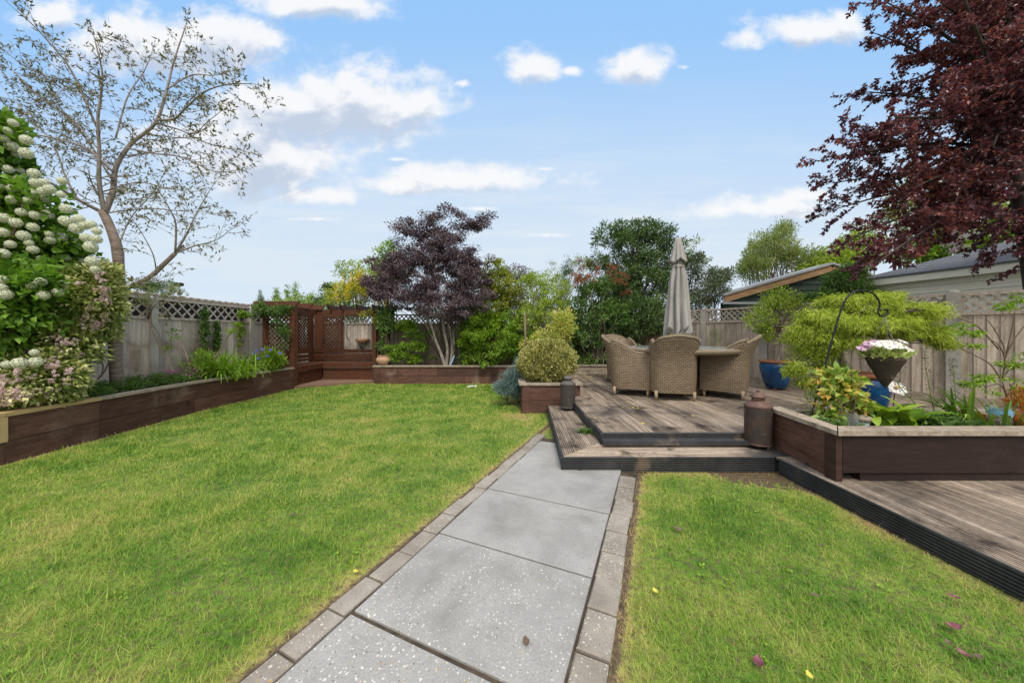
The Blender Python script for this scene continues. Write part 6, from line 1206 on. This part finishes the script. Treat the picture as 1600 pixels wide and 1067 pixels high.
for i, (px, py, L, mat, lab, z) in enumerate(((1185, 1036, .05, L_fall, 'biggest purple fallen leaf, on the grass nearest the camera right of the path', .024), (1490, 980, .055, L_fall, 'wide purple fallen leaf on the grass at the right', .024), (1491, 933, .04, L_fall, 'reddish fallen leaf on the grass beside the deck edge', .024), (1506, 1022, .04, L_fall, 'upright purple fallen leaf, left of a close pair on the right lawn', .026), (1528, 1027, .035, L_falld, 'brown fallen leaf, right of a close pair on the right lawn', .024), (1273, 930, .035, L_falld, 'orange brown fallen leaf in the middle of the right lawn', .024), (1061, 828, .055, L_falld, 'crumpled brown dead leaf near the right path edging', .024), (822, 1003, .04, L_falld, 'dark curled fallen leaf lying on a paving slab', .02), (556, 893, .03, L_fally, 'yellow fallen leaf on the grass left of the path', .024), (1024, 924, .035, L_fally, 'yellow blade of leaf on the grass just right of the path', .024), (1265, 1056, .03, L_fally, 'small yellow fallen leaf at the bottom of the right lawn', .024), (457, 805, .04, L_falld, 'brown fallen leaf alone on the open left lawn', .024), (1283, 852, .03, L_falld, 'small dry fallen leaf on the upper part of the right lawn', .024), (1482, 1005, .03, L_falld, 'dark shrivelled fallen leaf below the wide purple one', .024))): fallen(px, py, L, mat, lab, z, 200 + i)
rgw = np.random.default_rng(160); n = 520; X_ = rgw.uniform(-4.5, 2.1, n); Y_ = 1.1 + 5.5 * rgw.random(n) ** 1.5; q_ = (X_ - L0.x) * PW.x + (Y_ - L0.y) * PW.y
ok = (((q_ < -.25) & (X_ < .3) & (X_ > -4.4 - 0 * Y_)) | ((q_ > 1.15) & (Y_ < 2.5))) & (np.sin(X_ * 2.3 + 1) * np.sin(Y_ * 1.9) > -.25); C = np.stack([X_, Y_, np.full(n, .012)], 1)[ok]; k = np.repeat(np.arange(len(C)), 6); P_ = C[k] + rgw.normal(0, .010, (len(k), 3)) * [1, 1, .25]; D = rgw.normal(size=(len(k), 3)); D[:, 2] = np.abs(D[:, 2]) * .45
o = leaf_mesh('clover', leaf_arrays(P_, D, .017 * rgw.uniform(.6, 1.4, len(k)), .013 * rgw.uniform(.7, 1.2, len(k)), rgw, .1), .55 + rgw.normal(0, .2, len(k)), L_fresh, None); tag(o, 'scattered clover and small broad leaved weeds among the lawn grass', 'weeds', kind='stuff')
wp = thing('white_petals', 'small heap of white petals on the far lawn in front of the back bed', 'petals', gp(739, 604, .02)); mb = MB(); c0 = gp(739, 604, .025)
for k in range(9): petals(mb, c0 + Vector((rr.uniform(-.12, .12), rr.uniform(-.05, .05), .005)), (rr.uniform(-.3, .3), -.4, 1), .035, 4, .03, .2, .5, .3, rr)
mb.build('petal_heap', P_daisy, wp)
c0 = gp(915, 676, ZL); wd = arcs('dandelion', 'foliage', 'green weed growing from the corner of the step boards beside the path', 'weed', c0, L_mid, 26, (.05, .11), .030, 140, .03, (.6, 1.6), fold=.1)
rg = np.random.default_rng(150); n = 340; X_ = rg.uniform(.9, 5.6, n); Y_ = np.where(rg.random(n) < .55, rg.normal(7.4, .3, n), rg.uniform(3.3, 7.6, n)); ok = (Y_ < 7.8) & (Y_ < fence_y(X_) - .1); P_ = np.stack([X_, Y_, np.full(n, ZU + .004)], 1)[ok]
D = rg.normal(size=P_.shape); D[:, 2] = .1; o = leaf_mesh('leaf_litter', leaf_arrays(P_, D, .035 * rg.uniform(.5, 1.2, len(P_)), .02, rg, .1), rg.random(len(P_)), L_fally, None); tag(o, 'scattered dry petals and leaf bits on the deck boards', 'leaf litter', kind='stuff')
